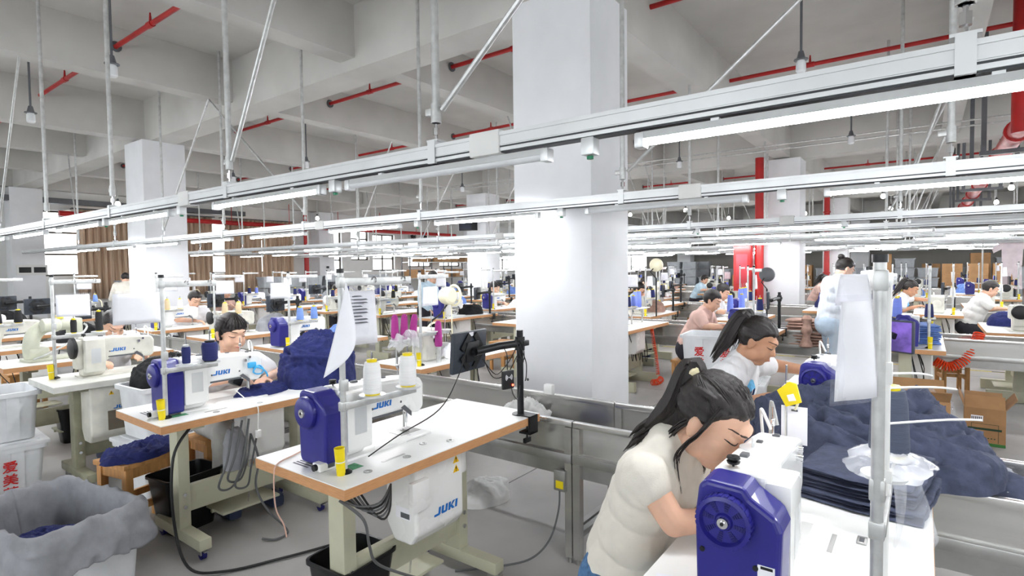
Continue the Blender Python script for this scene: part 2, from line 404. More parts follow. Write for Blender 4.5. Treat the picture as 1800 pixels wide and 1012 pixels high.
# duct + red main along the far wall
tag(MB().b2((X0+.3, Y1-.75, 3.34), (9.7, Y1-.55, 3.48)).build('cable_duct', M_DGREY), 'dark grey cable duct running along the far window wall', 'duct')
mb = MB().cyl((4.6, Y1-1.2, 3.05), (19.5, Y1-1.2, 3.05), .07, n=12)
for k in range(8): mb.cyl((5+k*2, Y1-1.2, 3.05), (5+k*2, Y1-1.2, SB), .012, n=6)
tag(mb.build('water_main_pipe', M_RED), 'red sprinkler main pipe along the far window wall', 'pipe')
for k, xx in enumerate((5.0, 6.6, 17.6, 18.4)):
    t = thing('exhaust_fan', 'round wall exhaust fan under the red main pipe, %s along the window wall' % ORD[k], 'fan', (xx, Y1-.32, 2.98) if k > 1 else (xx, Y1-.32, 3.58-.55))
    MB().lathe([(.16,-.06),(.2,-.06),(.2,.06),(.16,.06),(.16,-.06)], (0,0,0), 20, 'Y').build('ring', M_STEEL2, t)
    mb = MB().cyl((0,-.03,0),(0,.03,0),.05,n=10)
    for q in range(6):
        a = q*math.pi/3; mb.box((.1*math.cos(a), 0, .1*math.sin(a)), (.11,.008,.06), (0,-a,0))
    mb.build('fan_blades', M_BLACK, t)
# -------- sprinkler branch pipes (red) through the beams
PX = [2.53, 5.39, 8.21, 11.0, 14.6, 17.4, 20.2, 23.6]
for k, x in enumerate(PX):
    t = thing('sprinkler_pipe', 'red sprinkler pipe run through the ceiling beams, %s from the camera side' % ORD[k], 'pipe', (x, 0, 4.12))
    MB().cyl((0, Y0+.3, 0), (0, Y1-1.0, 0), .026, n=10).build('pipe_run', M_RED, t)
    for j, y in enumerate(ys[:-1]):
        ym = (y+ys[j+1])/2 + .2
        MB().cyl((0, ym, 0), (0, ym, .12), .018, .008, n=8).cyl((0, ym-.05, 0), (0, ym+.05, 0), .034, n=10).build('sprinkler_head', M_RED, t)
        MB().lathe([(.03,-.012),(.06,-.012),(.06,.0),(.03,.0)], (0, y-.13, 0), 12, 'Y').build('beam_collar', M_DGREY, t)
# red riser against a far column, cabinet and big red main on the right
def riser(x, y, label):
    mb = MB().cyl((x, y, 0), (x, y, 3.7), .085, n=16)
    for z in (.25, 1.2, 2.2, 3.2): mb.cyl((x, y, z), (x, y, z+.05), .11, n=16)
    return tag(mb.build('fire_riser_pipe', M_RED), label, 'pipe')
riser(12.2, 2.72, 'thick red fire riser pipe standing against the white column')
riser(11.9, 18.1, 'red riser pipe standing beside the far window-wall column')
riser(21.0, 2.6, 'red riser pipe beside the farthest column of the middle row')
t = thing('fire_hose_cabinet', 'tall red fire hose cabinet beside the white column', 'cabinet', (12.2, 3.02, 0), 0)
MB().rbox((0,0,1.0), (.3,.34,2.0), .012).build('body', M_RED, t)
d = MB().rbox((-.16,0,1.05), (.02,.3,1.8), .008).build('door', M_RED, t)
MB().rbox((-.178,-.1,1.1), (.02,.03,.14), .006).build('handle', M_CHROME, d)
MB().rbox((-.172,0,1.45), (.006,.22,.6), .003).build('door_glass', mat('cabinet_glass', (190,60,70), .35, var=0), d)
mb = MB().cyl((8.0, -.82, 3.0), (22, -.82, 3.0), .1, n=18)
for q in range(7): mb.cyl((8.4+q*1.8, -.82, 3.0), (8.47+q*1.8, -.82, 3.0), .125, n=18)
mb.cyl((8.0,-.82,2.9),(8.0,-.82,4.34),.1,n=18)
tag(mb.build('fire_main_pipe', M_RED), 'large red fire main pipe hanging below the ceiling', 'pipe')
for k in range(6):
    t = thing('pipe_hanger', 'dark steel hanger frame carrying the large red main, %s from its riser' % ORD[k], 'hanger', (8.9+k*2.2, -.82, 2.86))
    for s_ in (-1, 1): MB().b2((-.025, s_*.26-.025, 0), (.025, s_*.26+.025, ZC-2.86)).build('upright', M_DGREY, t)
    MB().b2((-.03, -.3, -.03), (.03, .3, .02)).build('crossbar', M_DGREY, t)
# smoke detectors and conduits
t = thing('smoke_detector', 'round white smoke detector on the ceiling above the overhead rail', 'detector', (6.6, -.05, ZC))
MB().lathe([(0,-.05),(.03,-.05),(.035,-.03),(.055,-.028),(.06,0)], n=16).build('housing', M_WHITE, t); MB().cyl((0,0,-.012),(0,0,0),.065,n=16).build('base', M_WHITE, t)
for k, (x, z) in enumerate(((10.3, 3.55), (10.45, 3.5), (16.2, 3.5))):
    tag(MB().cyl((x, Y0+1, z), (x, 10.3, z), .014, n=6).build('conduit', M_GALV), 'thin pale conduit strung under the beams, %s from the camera' % ORD[k], 'conduit')
# wall speakers on the column behind
t = thing('wall_speaker', 'black loudspeaker box high on the far middle column', 'speaker', (12.35, 10.7, 2.62))
MB().rbox((0,0,.15), (.25,.5,.3), .012).build('case', M_BLACK, t); MB().rbox((-.128,0,.15), (.008,.44,.25), .003).build('grille', mat('speaker_grille',(48,52,66),.7,bump=.3,bs=300), t)

# ================================================================== overhead rails and lamps
ZR = 2.03
def rail(x, ya, yb, label, detail=True):
    t = thing('lighting_rail', label, 'rail', (x, 0, ZR))
    MB().b2((-.027, ya, -.045), (.027, yb, .022)).b2((-.031, ya, .012), (.031, yb, .026)).b2((-.030, ya, -.022), (.030, yb, -.014)).build('trunking', M_RAIL, t)
    MB().b2((-.02, ya, -.05), (.02, yb, -.045)).b2((-.0285, ya, -.032), (-.0265, yb, -.026)).build('slot', M_RAILD, t)
    return t
def lamp(x, ya, yb, on, label):
    t = thing('tube_lamp', label, 'lamp', (x, ya, ZR-.05), 0, 'tube lamps on the overhead rails')
    L = yb-ya
    MB().prism([(-.014,-.006),(.014,-.006),(.02,-.03),(-.02,-.03)], .02, L-.02).build('lamp_body', M_RAIL, t)
    MB().prism([(.0185*math.cos(a), -.0305+.0185*math.sin(a)) for a in [math.pi+math.pi*q/10 for q in range(11)]], .03, L-.03, 'Y').build('tube', M_TUBE if on else M_TUBEOFF, t)
    for y in (0, L-.03): MB().rbox((0,y+.015,-.032),(.046,.034,.05),.008).build('end_cap', M_RAIL, t)
    for y in (.25, L-.25): MB().b2((-.016,y-.012,-.008),(.016,y+.012,.004)).build('clip', M_RAIL, t)
    return t
def hanger(x, y, brace, label, ztop=None, dx=0., dy=.9):
    ztop = ztop or (SB if min(abs(y-q) for q in ys) < .15 else ZC)
    t = thing('rail_hanger', label, 'hanger', (x, y, ZR))
    MB().b2((-.034,-.02,-.05),(.034,.02,.044)).b2((-.028,-.03,.04),(.028,.03,.048)).build('clamp', M_RAIL, t)
    MB().cyl((0,0,.045),(0,0,.13),.006,n=6).cyl((0,0,.07),(0,0,.1),.014,n=6).build('bolt', M_CHROME, t)
    MB().cyl((0,0,.12),(0,0,ztop-ZR),.0165,n=10).build('drop_tube', M_GALV, t)
    MB().cyl((0,0,.12),(0,0,.2),.022,n=10).rbox((0,.03,.17),(.02,.05,.03),.006).build('tube_clip', M_GALV, t)
    if brace: 
        cb = [b_ for b_ in ys if .35 < abs(b_-y) < 2.1]; cb.sort(key=lambda b_: abs((b_-y)-dy))
        if cb: MB().cyl((.0,.035 if cb[0] > y else -.035,.17),(dx,cb[0]-y,(SB if cb[0] not in CY else GB+.03)-ZR),.0125,n=8).build('brace', M_GALV, t)
    return t
def socket_box(x, y, label):
    t = thing('rail_socket', label, 'socket', (x, y, ZR-.045), 0, 'rail sockets')
    MB().rbox((0,0,-.03),(.045,.05,.06),.006).build('case', M_RAIL, t); MB().cyl((0,0,-.062),(0,0,-.072),.012,n=8).build('plug', mat('green_plug',(20,130,90),.4), t)
def joint_box(x, y, label):
    t = thing('rail_joint', label, 'joint cover', (x, y, ZR))
    MB().rbox((0,0,-.008),(.072,.15,.095),.012).build('cover', M_WHITE, t)
RNAME = ['nearest','second','third','fourth','fifth','sixth','seventh','eighth','ninth','tenth']
RX = [1.70, 3.61, 6.75, 8.6, 10.7, 11.85, 15.5, 17.4, 20.0, 22.5]
pat = {0: [(-2.1,-.95,1),(-.38,.75,1),(1.08,2.23,0),(2.43,3.54,1),(4.15,5.24,1),(5.46,6.59,1),(6.95,8.05,1),(8.4,9.5,1),(9.8,10.9,1),(11.2,12.3,1)],
       1: [(-2.2,-1.1,1),(-.66,.46,1),(.87,1.99,0),(2.4,3.51,1),(3.96,5.06,1),(5.5,6.63,1),(7.1,8.2,1),(8.6,9.75,1),(10.2,11.35,1),(11.8,12.9,1)]}
for k, x in enumerate(RX):
    ya, yb = (-6, 16.5) if k < 2 else (-6.5, 17)
    rail(x, ya, yb, 'long white overhead trunking rail, %s from the camera' % RNAME[k])
    fx = pat.get(k)
    if fx is None:
        fx = []; y = -5.2 + .37*(k % 3); q = 0
        while y < 15.8:
            fx.append((y, y+1.25, 0 if (q*7+k*3) % 4 == 0 else 1)); y += 1.75 if (q % 3) else 1.6; q += 1
    for q, (a, b, on) in enumerate(fx):
        lamp(x, a, b, on, '%s tube lamp, %s of those under the %s overhead rail, counted from the camera end' % ('glowing' if on else 'unlit', ORD[q], RNAME[k]))
    hy = [-2.0,-.07,1.64,3.35,5.2,6.9,8.7,10.5,12.3] if k == 0 else [-2.0,-.1,1.7,3.69,5.5,7.3,9.1,11,12.8] if k == 1 else [-4+2.1*q+.2*(k%2) for q in range(10)]
    for q, y in enumerate(hy):
        hanger(x, y, (q % 2 == 0) if k else q in (2, 4, 6, 3), 'galvanised drop tube hanger, %s along the %s overhead rail' % (ORD[q], RNAME[k]), dy=(.95 if q % 4 < 2 else -.95), dx=0.)
    if k < 3:
        for q, y in enumerate((.92, 2.33, 4.0, 5.36) if k == 0 else (.68, 2.2, 3.74)):
            socket_box(x, y, 'small white rail socket with green plug, %s along the %s overhead rail' % (ORD[q], RNAME[k]))
        for q, y in enumerate((1.36, 3.9) if k == 0 else (1.22, 5.2)):
            joint_box(x, y, 'white rail joint cover, %s along the %s overhead rail' % (ORD[q], RNAME[k]))
# pendant lamps
def pendant(x, y, z, on, label):
    t = thing('pendant_lamp', label, 'lamp', (x, y, z), 0, 'pendant bulb lamps')
    MB().cyl((0,0,.12),(0,0,ZC-z),.011,n=8).build('stem', M_DGREY if not on else M_GALV, t)
    MB().lathe([(.0,.14),(.02,.14),(.03,.1),(.036,.075),(.058,.07),(.058,.062),(.03,.06)], n=14).build('lamp_holder', M_DGREY, t)
    MB().lathe([(.03,.062),(.04,.04),(.042,-.03),(.03,-.045),(0,-.048)] if not on else [(.025,.062),(.05,.03),(.06,-.01),(.045,-.05),(0,-.065)], n=14).build('bulb', M_BULB if on else M_BULBOFF, t)
PL = [(1.89,5.68,0),(1.89,8.1,0),(1.89,10.6,0),(5.55,.9,0),(9.3,.86,0),(9.6,3.45,0),(5.5,8.3,0),(5.5,10.7,0),(9.4,8.3,0),(17.8,.9,1),(17.9,-1.65,1),(22,-1.7,1),(17.8,3.5,1),(17.8,6.2,1),(22,3.4,1),(22,6,1),(15,8.2,1),(18,9.4,1),(18,8.2,1),(26,-2,1),(26,2,1),(26,5,1),(5.6,16.8,1),(7,16.8,1),(11.5,16.8,1),(22,.9,1)]
for k, (x, y, on) in enumerate(PL):
    lab = ['white unlit pendant bulb beneath the near ceiling bay at upper left','unlit pendant bulb beside crossed braces at the left edge','unlit pendant bulb far along the left window side','unlit pendant bulb hanging before the red pipe on the right','unlit pendant bulb above the second rail on the right','unlit pendant bulb just beside the big column','unlit pendant bulb left of the big column, nearer of two','unlit pendant bulb left of the big column, farther of two','unlit pendant bulb behind the big column'] 
    pendant(x, y, 3.28 if not on else 3.3, on, lab[k] if k < 9 else 'glowing round pendant bulb in the far bays')
# ================================================================== sewing tables
ZT = .775
def table_proto(top_m=None, edge_m=None, leg_m=None, L=1.27, Wd=.585, box=True, drawer=False, boxlogo=True, label='', loc=(0,0,0), rz=0., far=False, rev=False, casters=True):
    """origin: floor below the corner with least X and least Y; long axis +X; operator sits at +Y"""
    top_m = top_m or M_TOP; edge_m = edge_m or M_EDGE; leg_m = leg_m or M_CREAM
    t = thing('sewing_table', label, 'table', loc, rz)
    top = MB().b2((0,0,ZT-.004),(L,Wd,ZT)).build('tabletop', top_m, t)
    e = MB(); w = .0015
    e.b2((-w,-w,ZT-.042),(L+w,Wd+w,ZT-.0042)); e.build('edge_band', edge_m, top)
    xs = (.2, L-.34)
    for x in xs:
        MB().rbox((x, Wd*.5, .4),(.062,.1,.66),.006).build('leg', leg_m, t)
        MB().rbox((x, Wd*.5, ZT-.056),(.07,Wd*.8,.026),.005).build('top_bracket', leg_m, t)
        ft = MB().rbox((x, Wd*.5, .09),(.066,.56,.06),.006).build('foot_bar', leg_m, t)
        if far and casters: ft.data.transform(Matrix.Translation((0,0,-.09)) ); ft.data.transform(Matrix.Scale(2., 4, (0,0,1))); ft.data.transform(Matrix.Translation((0,0,.0601)))
        if not far and casters:
            for y in (Wd*.5-.24, Wd*.5+.24):
                c = MB().cyl((x,y,.06),(x,y,.045),.018,n=10).b2((x-.02,y-.022,.03),(x-.014,y+.022,.055)).b2((x+.014,y-.022,.03),(x+.02,y+.022,.055)).build('caster', M_STEEL2, t)
                MB().lathe([(.006,-.012),(.026,-.012),(.026,.012),(.006,.012)], (x, y, .026), 14, 'X').build('wheel', M_BLUED, c)
                MB().b2((x-.012,y-.05,.05),(x+.012,y-.018,.056)).build('brake_lever', M_STEEL2, c)
        elif not casters:
            for y in (Wd*.5-.24, Wd*.5+.24): MB().cyl((x,y,0),(x,y,.062),.02,n=10).build('levelling_foot', M_STEEL2, t)
    st = MB().rbox(((xs[0]+xs[1])/2, Wd*.5-.012, .27),(xs[1]-xs[0]-.05,.035,.15),.006)
    st = st.build('stretcher', leg_m, t)
    if not far:
        for x in xs:
            for z in (.235,.305): MB().cyl((x,Wd*.5-.05,z),(x,Wd*.5-.058,z),.011,n=6).build('bolt', M_CHROME, st)
        MB().b2(((xs[0]+xs[1])/2-.3,Wd*.5-.031,.25),((xs[0]+xs[1])/2-.02,Wd*.5-.028,.29)).b2(((xs[0]+xs[1])/2+.03,Wd*.5-.031,.25),((xs[0]+xs[1])/2+.3,Wd*.5-.028,.29)).build('pressed_panel', leg_m, st)
    pd = MB().rbox((L*.5-.05, Wd*.62, .115),(.36,.24,.016),.006); pd.cyl((L*.5-.24,Wd*.62,.11),(L*.5+.14,Wd*.62,.11),.012,n=8)
    pd = pd.build('treadle', leg_m, t)
    if not far:
        MB().cyl((L*.46,Wd*.5,.12),(L*.46,Wd*.42,ZT-.2),.005,n=6).cyl((L*.46,Wd*.47,.33),(L*.46,Wd*.45,.4),.009,n=6).build('pedal_rod', M_CHROME, pd)
    return t
JUKI = {'J': [[(.0,.0),(.78,.0),(.9,.14),(.9,1),(.6,1),(.6,.27),(.0,.27)]],
        'U': [[(0,1),(0,.14),(.12,0),(.3,0),(.3,1)],[(.3,0),(.6,0),(.6,.25),(.3,.25)],[(.6,0),(.78,0),(.9,.14),(.9,1),(.6,1)]],
        'K': [[(0,0),(.3,0),(.3,1),(0,1)],[(.3,.38),(.62,1),(.98,1),(.55,.5),(.3,.5)],[(.3,.5),(.55,.5),(1.0,0),(.62,0),(.3,.38)]],
        'I': [[(0,0),(.3,0),(.3,1),(0,1)]]}
def logo(w, parent, origin, ex, ez, m=None, name='lettering'):
    """raised lettering in the plane spanned by ex, ez"""
    m = m or M_LOGO; mb = MB(); h = w/4.9; x = 0; ex = Vector(ex).normalized(); ez = Vector(ez).normalized(); ny = ex.cross(ez)
    o = Vector(origin)
    for ch in 'JUKI':
        for poly in JUKI[ch]:
            vs = [o + ex*((x+u*1.18)*h + v*h*.16) + ez*v*h + ny*.0012 for u, v in poly]
            n = len(vs); mb.add(vs + [p - ny*.0015 for p in vs], [tuple(range(n))] + [(k, (k+1) % n, n+(k+1) % n, n+k) for k in range(n)])
        x += 1.28 if ch != 'I' else .5
    return mb.build(name, m, parent)
def control_box(t, x, y, z, w=.34, d=.17, h=.34, old=False, name='control_box'):
    m = M_MACH if not old else M_MACHO
    # outline in YZ, long side along X; bottom edge tapers
    b = MB()
    prof = [(-d/2,.0),(d/2,.02),(d/2,-h*.8),(d*.25,-h),(-d*.3,-h),(-d/2,-h*.86)]
    b.prism([(p, q) for p, q in prof], -w/2, w/2, 'X'); b.M = None
    o = b.build(name, m, t, (x, y, z)); bv = o.modifiers.new('bevel', 'BEVEL'); bv.width = .014; bv.segments = 3; bv.limit_method = 'ANGLE'
    if old:
        MB().b2((-w*.15,-d/2-.002,-h*.8),(w*.4,-d/2,-h*.45)).build('access_panel', mat('panel_brown',(110,100,86),.5,var=.15), o)
    return o
M_WARN = mat('warning_yellow', (238,190,20), .5, var=.02)
def warn_tri(parent, p, s=.03, face='-Y'):
    x, y, z = p
    MB().prism([(x-s*.55,z-s*.45),(x+s*.55,z-s*.45),(x,z+s*.5)], y-.001, y, 'Y').build('warning_triangle', M_WARN, parent)
    MB().prism([(x-s*.07,z-s*.12),(x+s*.07,z-s*.12),(x+s*.1,z+s*.22),(x-s*.1,z+s*.22)], y-.0016, y-.001, 'Y').prism([(x-s*.07,z-s*.32),(x+s*.07,z-s*.32),(x+s*.07,z-s*.2),(x-s*.07,z-s*.2)], y-.0016, y-.001, 'Y').build('warning_mark', M_BLACK, parent)

# ================================================================== sewing machines
# origin: table surface under the middle of the bed; +X towards the needle; operator side +Y; the photo shows the -Y side
def handwheel_vent(t, x, y, z, r):
    w = MB().lathe([(0,-.012),(r*.28,-.012),(r*.34,-.006),(r*.78,-.006),(r*.86,-.018),(r,-.016),(r*1.02,.004),(r*1.0,.02),(0,.02)], (x, y, z), 40, 'X').build('handwheel', M_BLUE, t)
    mb = MB()
    for k in range(8):
        a0 = k*math.pi/4 + .2
        for j in range(5):
            rr = r*(.42+.085*j); a = a0; ww = .3*rr
            mb.box((x-.0062, y+rr*math.cos(a), z+rr*math.sin(a)), (.003, .0035, ww), (a, 0, 0))
    mb.build('vent_slots', M_BLUED, w)
    MB().lathe([(0,-.021),(r*.1,-.021),(r*.1,-.018),(r*.2,-.018),(r*.25,-.012),(r*.25,0)], (x, y, z), 20, 'X').build('hub', M_CHROME, w)
    MB().lathe([(0,-.0225),(r*.07,-.0225),(r*.07,-.02)], (x, y, z), 12, 'X').build('hub_socket', M_BLACK, w)
    mb = MB()
    for k in range(30):
        a = k*2*math.pi/30; mb.box((x-.002, y+r*1.015*math.cos(a), z+r*1.015*math.sin(a)), (.026,.003,.007), (a,0,0))
    mb.build('grip_ribs', M_BLUE, w)
def blue_housing(t, vent, x0=-.335, x1=-.235):
    # end cover in the YZ plane; wheel is towards +Y (operator), motor block towards -Y
    prof = [(-.105,.012),(.055,.008),(.066,.03),(.07,.2),(.062,.262),(.045,.275),(-.035,.272),(-.048,.255),(-.1,.225),(-.112,.2)]
    o = MB().prism(prof, x0, x1, 'X').build('motor_cover', M_BLUE, t)
    bv = o.modifiers.new('bevel', 'BEVEL'); bv.width = .012; bv.segments = 3; bv.limit_method = 'ANGLE'
    yc, zc = .002, .195
    if vent: handwheel_vent(t, x0-.008, yc, zc+.006, .057)
    else:
        w = MB().lathe([(0,-.022),(.052,-.022),(.062,-.016),(.066,-.004),(.066,.02)], (x0, yc+.006, zc), 36, 'X').build('handwheel', M_BLUE, t)
        MB().lathe([(0,-.03),(.007,-.03),(.008,-.028),(.017,-.028),(.018,-.022)], (x0, yc+.006, zc), 20, 'X').build('hub', M_CHROME, w)
        MB().lathe([(0,-.031),(.0055,-.031),(.0055,-.028)], (x0, yc+.006, zc), 10, 'X').build('hub_socket', M_BLACK, w)
    return o
def raise_machine(t, k=1.09):
    def walk(o, hw):
        for c in o.children:
            h = hw or c.name.startswith('handwheel')
            if c.data:
                for v in c.data.vertices:
                    if h: v.co.z += .195*(k-1)
                    elif v.co.z > .02: v.co.z = .02 + (v.co.z-.02)*k
            walk(c, h)
    walk(t, False)
def machine(label, loc, rz=0., vent=False, body=None, far=False, logo_on=True, guard=None, group=None, coverlogo=True):
    body = body or M_MACH
    t = thing('sewing_machine', label, 'sewing machine', loc, rz, group)
    # bed
    MB().rbox((.0,.0,.003),(.5,.178,.014),.003).build('bed', body, t)
    MB().b2((.12,-.03,.0102),(.24,.06,.0115)).build('slide_plate', M_STEEL2, t)
    # pillar + arm + head as one casting, side profile in XZ
    prof = [(-.235,.01),(-.12,.01),(-.1,.03),(-.095,.095),(-.06,.122),(.135,.13),(.14,.105),(.205,.1),(.232,.12),(.235,.22),(.215,.248),(.12,.258),(-.235,.272)]
    b = MB().prism(prof, -.062, .06, 'Y').build('arm', body, t)
    bv = b.modifiers.new('bevel', 'BEVEL'); bv.width = .016; bv.segments = 3 if not far else 1; bv.limit_method = 'ANGLE'
    MB().rbox((-.172,-.082,.15),(.126,.06,.22),.012).build('motor_block', body, t)
    if body is M_MACH: blue_housing(t, vent)
    else:
        w = MB().lathe([(0,-.03),(.05,-.03),(.075,-.022),(.078,.0),(.05,.012),(.05,.03)], (-.27, 0, .2), 28, 'X').build('handwheel', M_BLACK if body is M_MACHO else body, t)
        MB().rbox((-.25,0,.16),(.05,.11,.2),.02).build('belt_cover', body, t)
    # head parts
    MB().cyl((.178,.0,.1),(.178,.0,.052),.006,n=8).cyl((.178,.0,.052),(.178,0,.012),.0016,n=6).build('needle_bar', M_CHROME, t)
    MB().cyl((.178,.018,.1),(.178,.018,.03),.0045,n=8).rbox((.178,.006,.02),(.018,.03,.008),.002).b2((.17,-.01,.0116),(.186,.035,.015)).build('presser_foot', M_STEEL2, t)
    MB().b2((-.08,-.064,.124),(.1,-.0625,.133)).build('arm_strip', M_DGREY, t)
    MB().prism([(.09,.14),(.15,.095),(.15,.115),(.11,.148)], -.066, -.06, 'Y').build('needle_lamp_bracket', M_DGREY, t)
    if logo_on: logo(.112, t, (-.065,-.0635,.162), (1,0,0), (0,0,1))
    if not far:
        k = MB().cyl((-.02,.02,.26),(-.02,.02,.268),.033,n=20).cyl((-.02,.02,.266),(-.02,.02,.292),.003,n=6).rbox((-.005,.02,.278),(.03,.006,.004),.001)
        k.build('bobbin_winder', M_RAIL, t)
        MB().cyl((-.205,.02,.262),(-.205,.02,.295),.003,n=6).lathe([(0,.278),(.014,.278),(.016,.283),(.01,.286),(.016,.289),(.014,.294),(0,.294)], (-.205,.02,0), 14).build('thread_tension', M_BLACK, t)
        MB().rbox((-.1,.02,.268),(.03,.02,.012),.004).rbox((.06,.02,.262),(.02,.015,.006),.002).rbox((.17,.0,.254),(.015,.02,.012),.003).build('top_fittings', M_DGREY, t)
        MB().cyl((.13,.0,.268),(.13,.0,.34),.003,n=6).rbox((.13,.0,.3),(.012,.012,.02),.003).build('thread_guide_post', M_CHROME, t)
        MB().tube(bez((.2,.02,.262),(.19,.05,.33),(.24,.06,.33),(.232,.05,.24)),.005,8).build('hose_loop', M_WCABLE, t)
        MB().cyl((.12,-.062,.22),(.12,-.08,.22),.009,n=12).cyl((.15,-.062,.235),(.15,-.075,.235),.007,n=12).build('tension_knobs', M_CHROME, t)
        MB().b2((-.2,-.1125,.1),(-.14,-.1122,.2)).build('side_seam', M_RAIL, t)
        for xx in (-.205, .09, -.07): MB().cyl((xx,-.0622,.165),(xx,-.064,.165),.005,n=10).build('screw_cap', M_DGREY, t)
    raise_machine(t)
    if guard:
        g = MB(); g.tube([(.2+.03*math.cos(a), -.075+.01*math.sin(2*a), .17+.026*math.sin(a)) for a in [2*math.pi*q/16 for q in range(17)]], .005, 6)
        g.tube(bez((.17,-.07,.185),(.2,-.11,.2),(.25,-.09,.15),(.26,-.07,.12)), .005, 6); g.rbox((.16,-.075,.205),(.05,.02,.035),.008)
        g.build('finger_guard', guard, t)
    return t
M_LTBLUE = mat('sky_blue_plastic', (70,176,232), .35, var=.03)
def overlock(label, loc, rz=0., far=False):
    t = thing('overlock_machine', label, 'sewing machine', loc, rz)
    prof = [(-.12,.0),(.12,.0),(.13,.04),(.12,.13),(.05,.15),(.06,.22),(.03,.27),(-.08,.275),(-.12,.24)]
    b = MB().prism(prof, -.09, .09, 'Y').build('body', M_MACHO, t); bv = b.modifiers.new('bevel', 'BEVEL'); bv.width = .018; bv.segments = 2; bv.limit_method = 'ANGLE'
    w = MB().lathe([(0,-.03),(.03,-.03),(.055,-.02),(.058,0),(.04,.01)], (-.12,0,.14), 24, 'X').build('handwheel', M_MACHO, t)
    MB().rbox((.06,-.1,.09),(.12,.03,.1),.01).build('looper_cover', M_STEEL2, t)
    MB().cyl((0,-.092,.17),(0,-.1,.17),.035,n=18).build('side_dial', M_BLACK2, t)
    MB().tube(bez((.02,.04,.25),(.1,.04,.34),(.2,.04,.3),(.17,.02,.16)), .009, 8).build('waste_hose', M_IVORY, t)
    for k in range(4): MB().cyl((-.06+.035*k,-.09,.2),(-.06+.035*k,-.12,.2),.011,n=10).build('tension_knob', M_CHROME, t)
    return t
def old_machine(label, loc, rz=0.):
    """old cylinder-bed machine: pillar, round motor and long arm"""
    t = thing('cylinder_bed_machine', label, 'sewing machine', loc, rz)
    MB().rbox((0,0,.012),(.36,.2,.024),.008).build('base_plate', M_MACHG, t)
    b = MB(); b.tube(smoothpath([(-.12,0,.02),(-.13,0,.12),(-.11,0,.22),(-.04,0,.29),(.08,0,.31),(.2,0,.31)], 5), .06, 14, rs=None)
    b.build('arm', M_MACHG, t)
    MB().rbox((.2,0,.27),(.1,.11,.17),.02).build('head', M_MACHG, t)
    MB().lathe([(0,-.06),(.055,-.06),(.06,-.05),(.06,.05),(.045,.07),(0,.07)], (-.02,-.09,.31), 20, 'X').build('motor', M_MACHG, t)
    MB().rbox((-.09,0,.07),(.16,.13,.1),.03).build('lower_bed', M_MACHG, t)
    MB().cyl((.2,0,.19),(.2,0,.05),.006,n=8).build('needle_bar', M_CHROME, t)
    MB().cyl((.08,-.02,.36),(.08,-.02,.39),.03,n=12).build('oil_cap', M_YEL, t)
    MB().tube(bez((.25,-.06,.3),(.34,-.1,.26),(.05,-.16,.1),(-.16,-.12,.03)), .009, 8).build('hose', M_GALV, t)
    return t

# ================================================================== thread stands, cones, sleeves
def cone(m, h=.125, r0=.036, r1=.024, label='', loc=(0,0,0), group=None, base=M_YEL, tilt=0., name='thread_cone', up=True):
    t = thing(name, label, 'thread cone', loc, 0, group)
    b = MB().lathe([(0,.006),(r0*.9,.006),(r0,.014),(r0*.97,h*.3),(r1*1.25,h*.8),(r1*1.05,h),(0,h)], n=20).build('thread', m, t)
    MB().lathe([(0,0),(r0*.82,0),(r0*.8,.008),(r1*.72,h),(r1*.78,h+.01),(r1*.5,h+.012),(0,h+.012)], n=16).build('core', base, t)
    if tilt: t.rotation_euler = (tilt, 0, 0)
    return t
def stand(label, loc, rz=0., h=.74, arm_z=.255, discs=(.11, .29), topbar=.30, far=False, m=None, arm=True, cap=True, bar_rz=0.):
    """pole with top guide bar and a lower arm carrying cone discs; returns (root, list of disc positions in world)"""
    m = m or M_GALV
    t = thing('thread_stand', label, 'thread stand', loc, rz)
    MB().cyl((0,0,.012),(0,0,h),.0115,n=12).build('pole', m, t)
    MB().lathe([(0,0),(.028,0),(.028,.006),(.016,.014),(.0115,.016)], n=16).build('base_collar', M_BLACK2, t)
    if cap: MB().cyl((0,0,h),(0,0,h+.016),.014,n=12).build('pole_cap', M_BLACK, t)
    c, s_ = math.cos(bar_rz), math.sin(bar_rz)
    if topbar:
        mb = MB(); mb.M = Matrix.Rotation(bar_rz, 4, 'Z')
        mb.rbox((topbar/2,0,h-.035),(topbar+.02,.01,.032),.003).rbox((0,0,h-.035),(.027,.027,.042),.005)
        tb = mb.build('guide_bar', m, t)
        if not far:
            mb = MB(); mb.M = Matrix.Rotation(bar_rz, 4, 'Z')
            for q in (.45,.9): mb.tube([(topbar*q+.01*math.cos(a), -.008, h-.03+.012*math.sin(a)) for a in [R(-60+30*w) for w in range(9)]], .002, 5)
            mb.build('guide_hooks', M_CHROME, tb)
    pos = []
    if arm:
        ln = max(discs)+.035
        MB().rbox((ln/2,-.012,arm_z-.02),(ln,.008,.026),.002).rbox((0,0,arm_z-.02),(.028,.028,.036),.005).rbox((.02,0,arm_z-.02),(.02,.02,.02),.004).build('spool_arm', m, t)
        if not far: MB().rbox((0.004,0,arm_z+.06),(.028,.028,.045),.005).build('clamp', m, t)
        for x in discs:
            d = MB().cyl((x,0,arm_z-.008),(x,0,arm_z),.052,n=24).cyl((x,0,arm_z-.02),(x,0,arm_z-.008),.012,n=10).build('spool_disc', M_RAIL, t)
            MB().cyl((x,0,arm_z),(x,0,arm_z+.17),.0035,n=6).build('spindle', M_CHROME, d)
            cr, sr = math.cos(rz), math.sin(rz); pos.append((loc[0]+x*cr, loc[1]+x*sr, loc[2]+arm_z))
    return t, pos
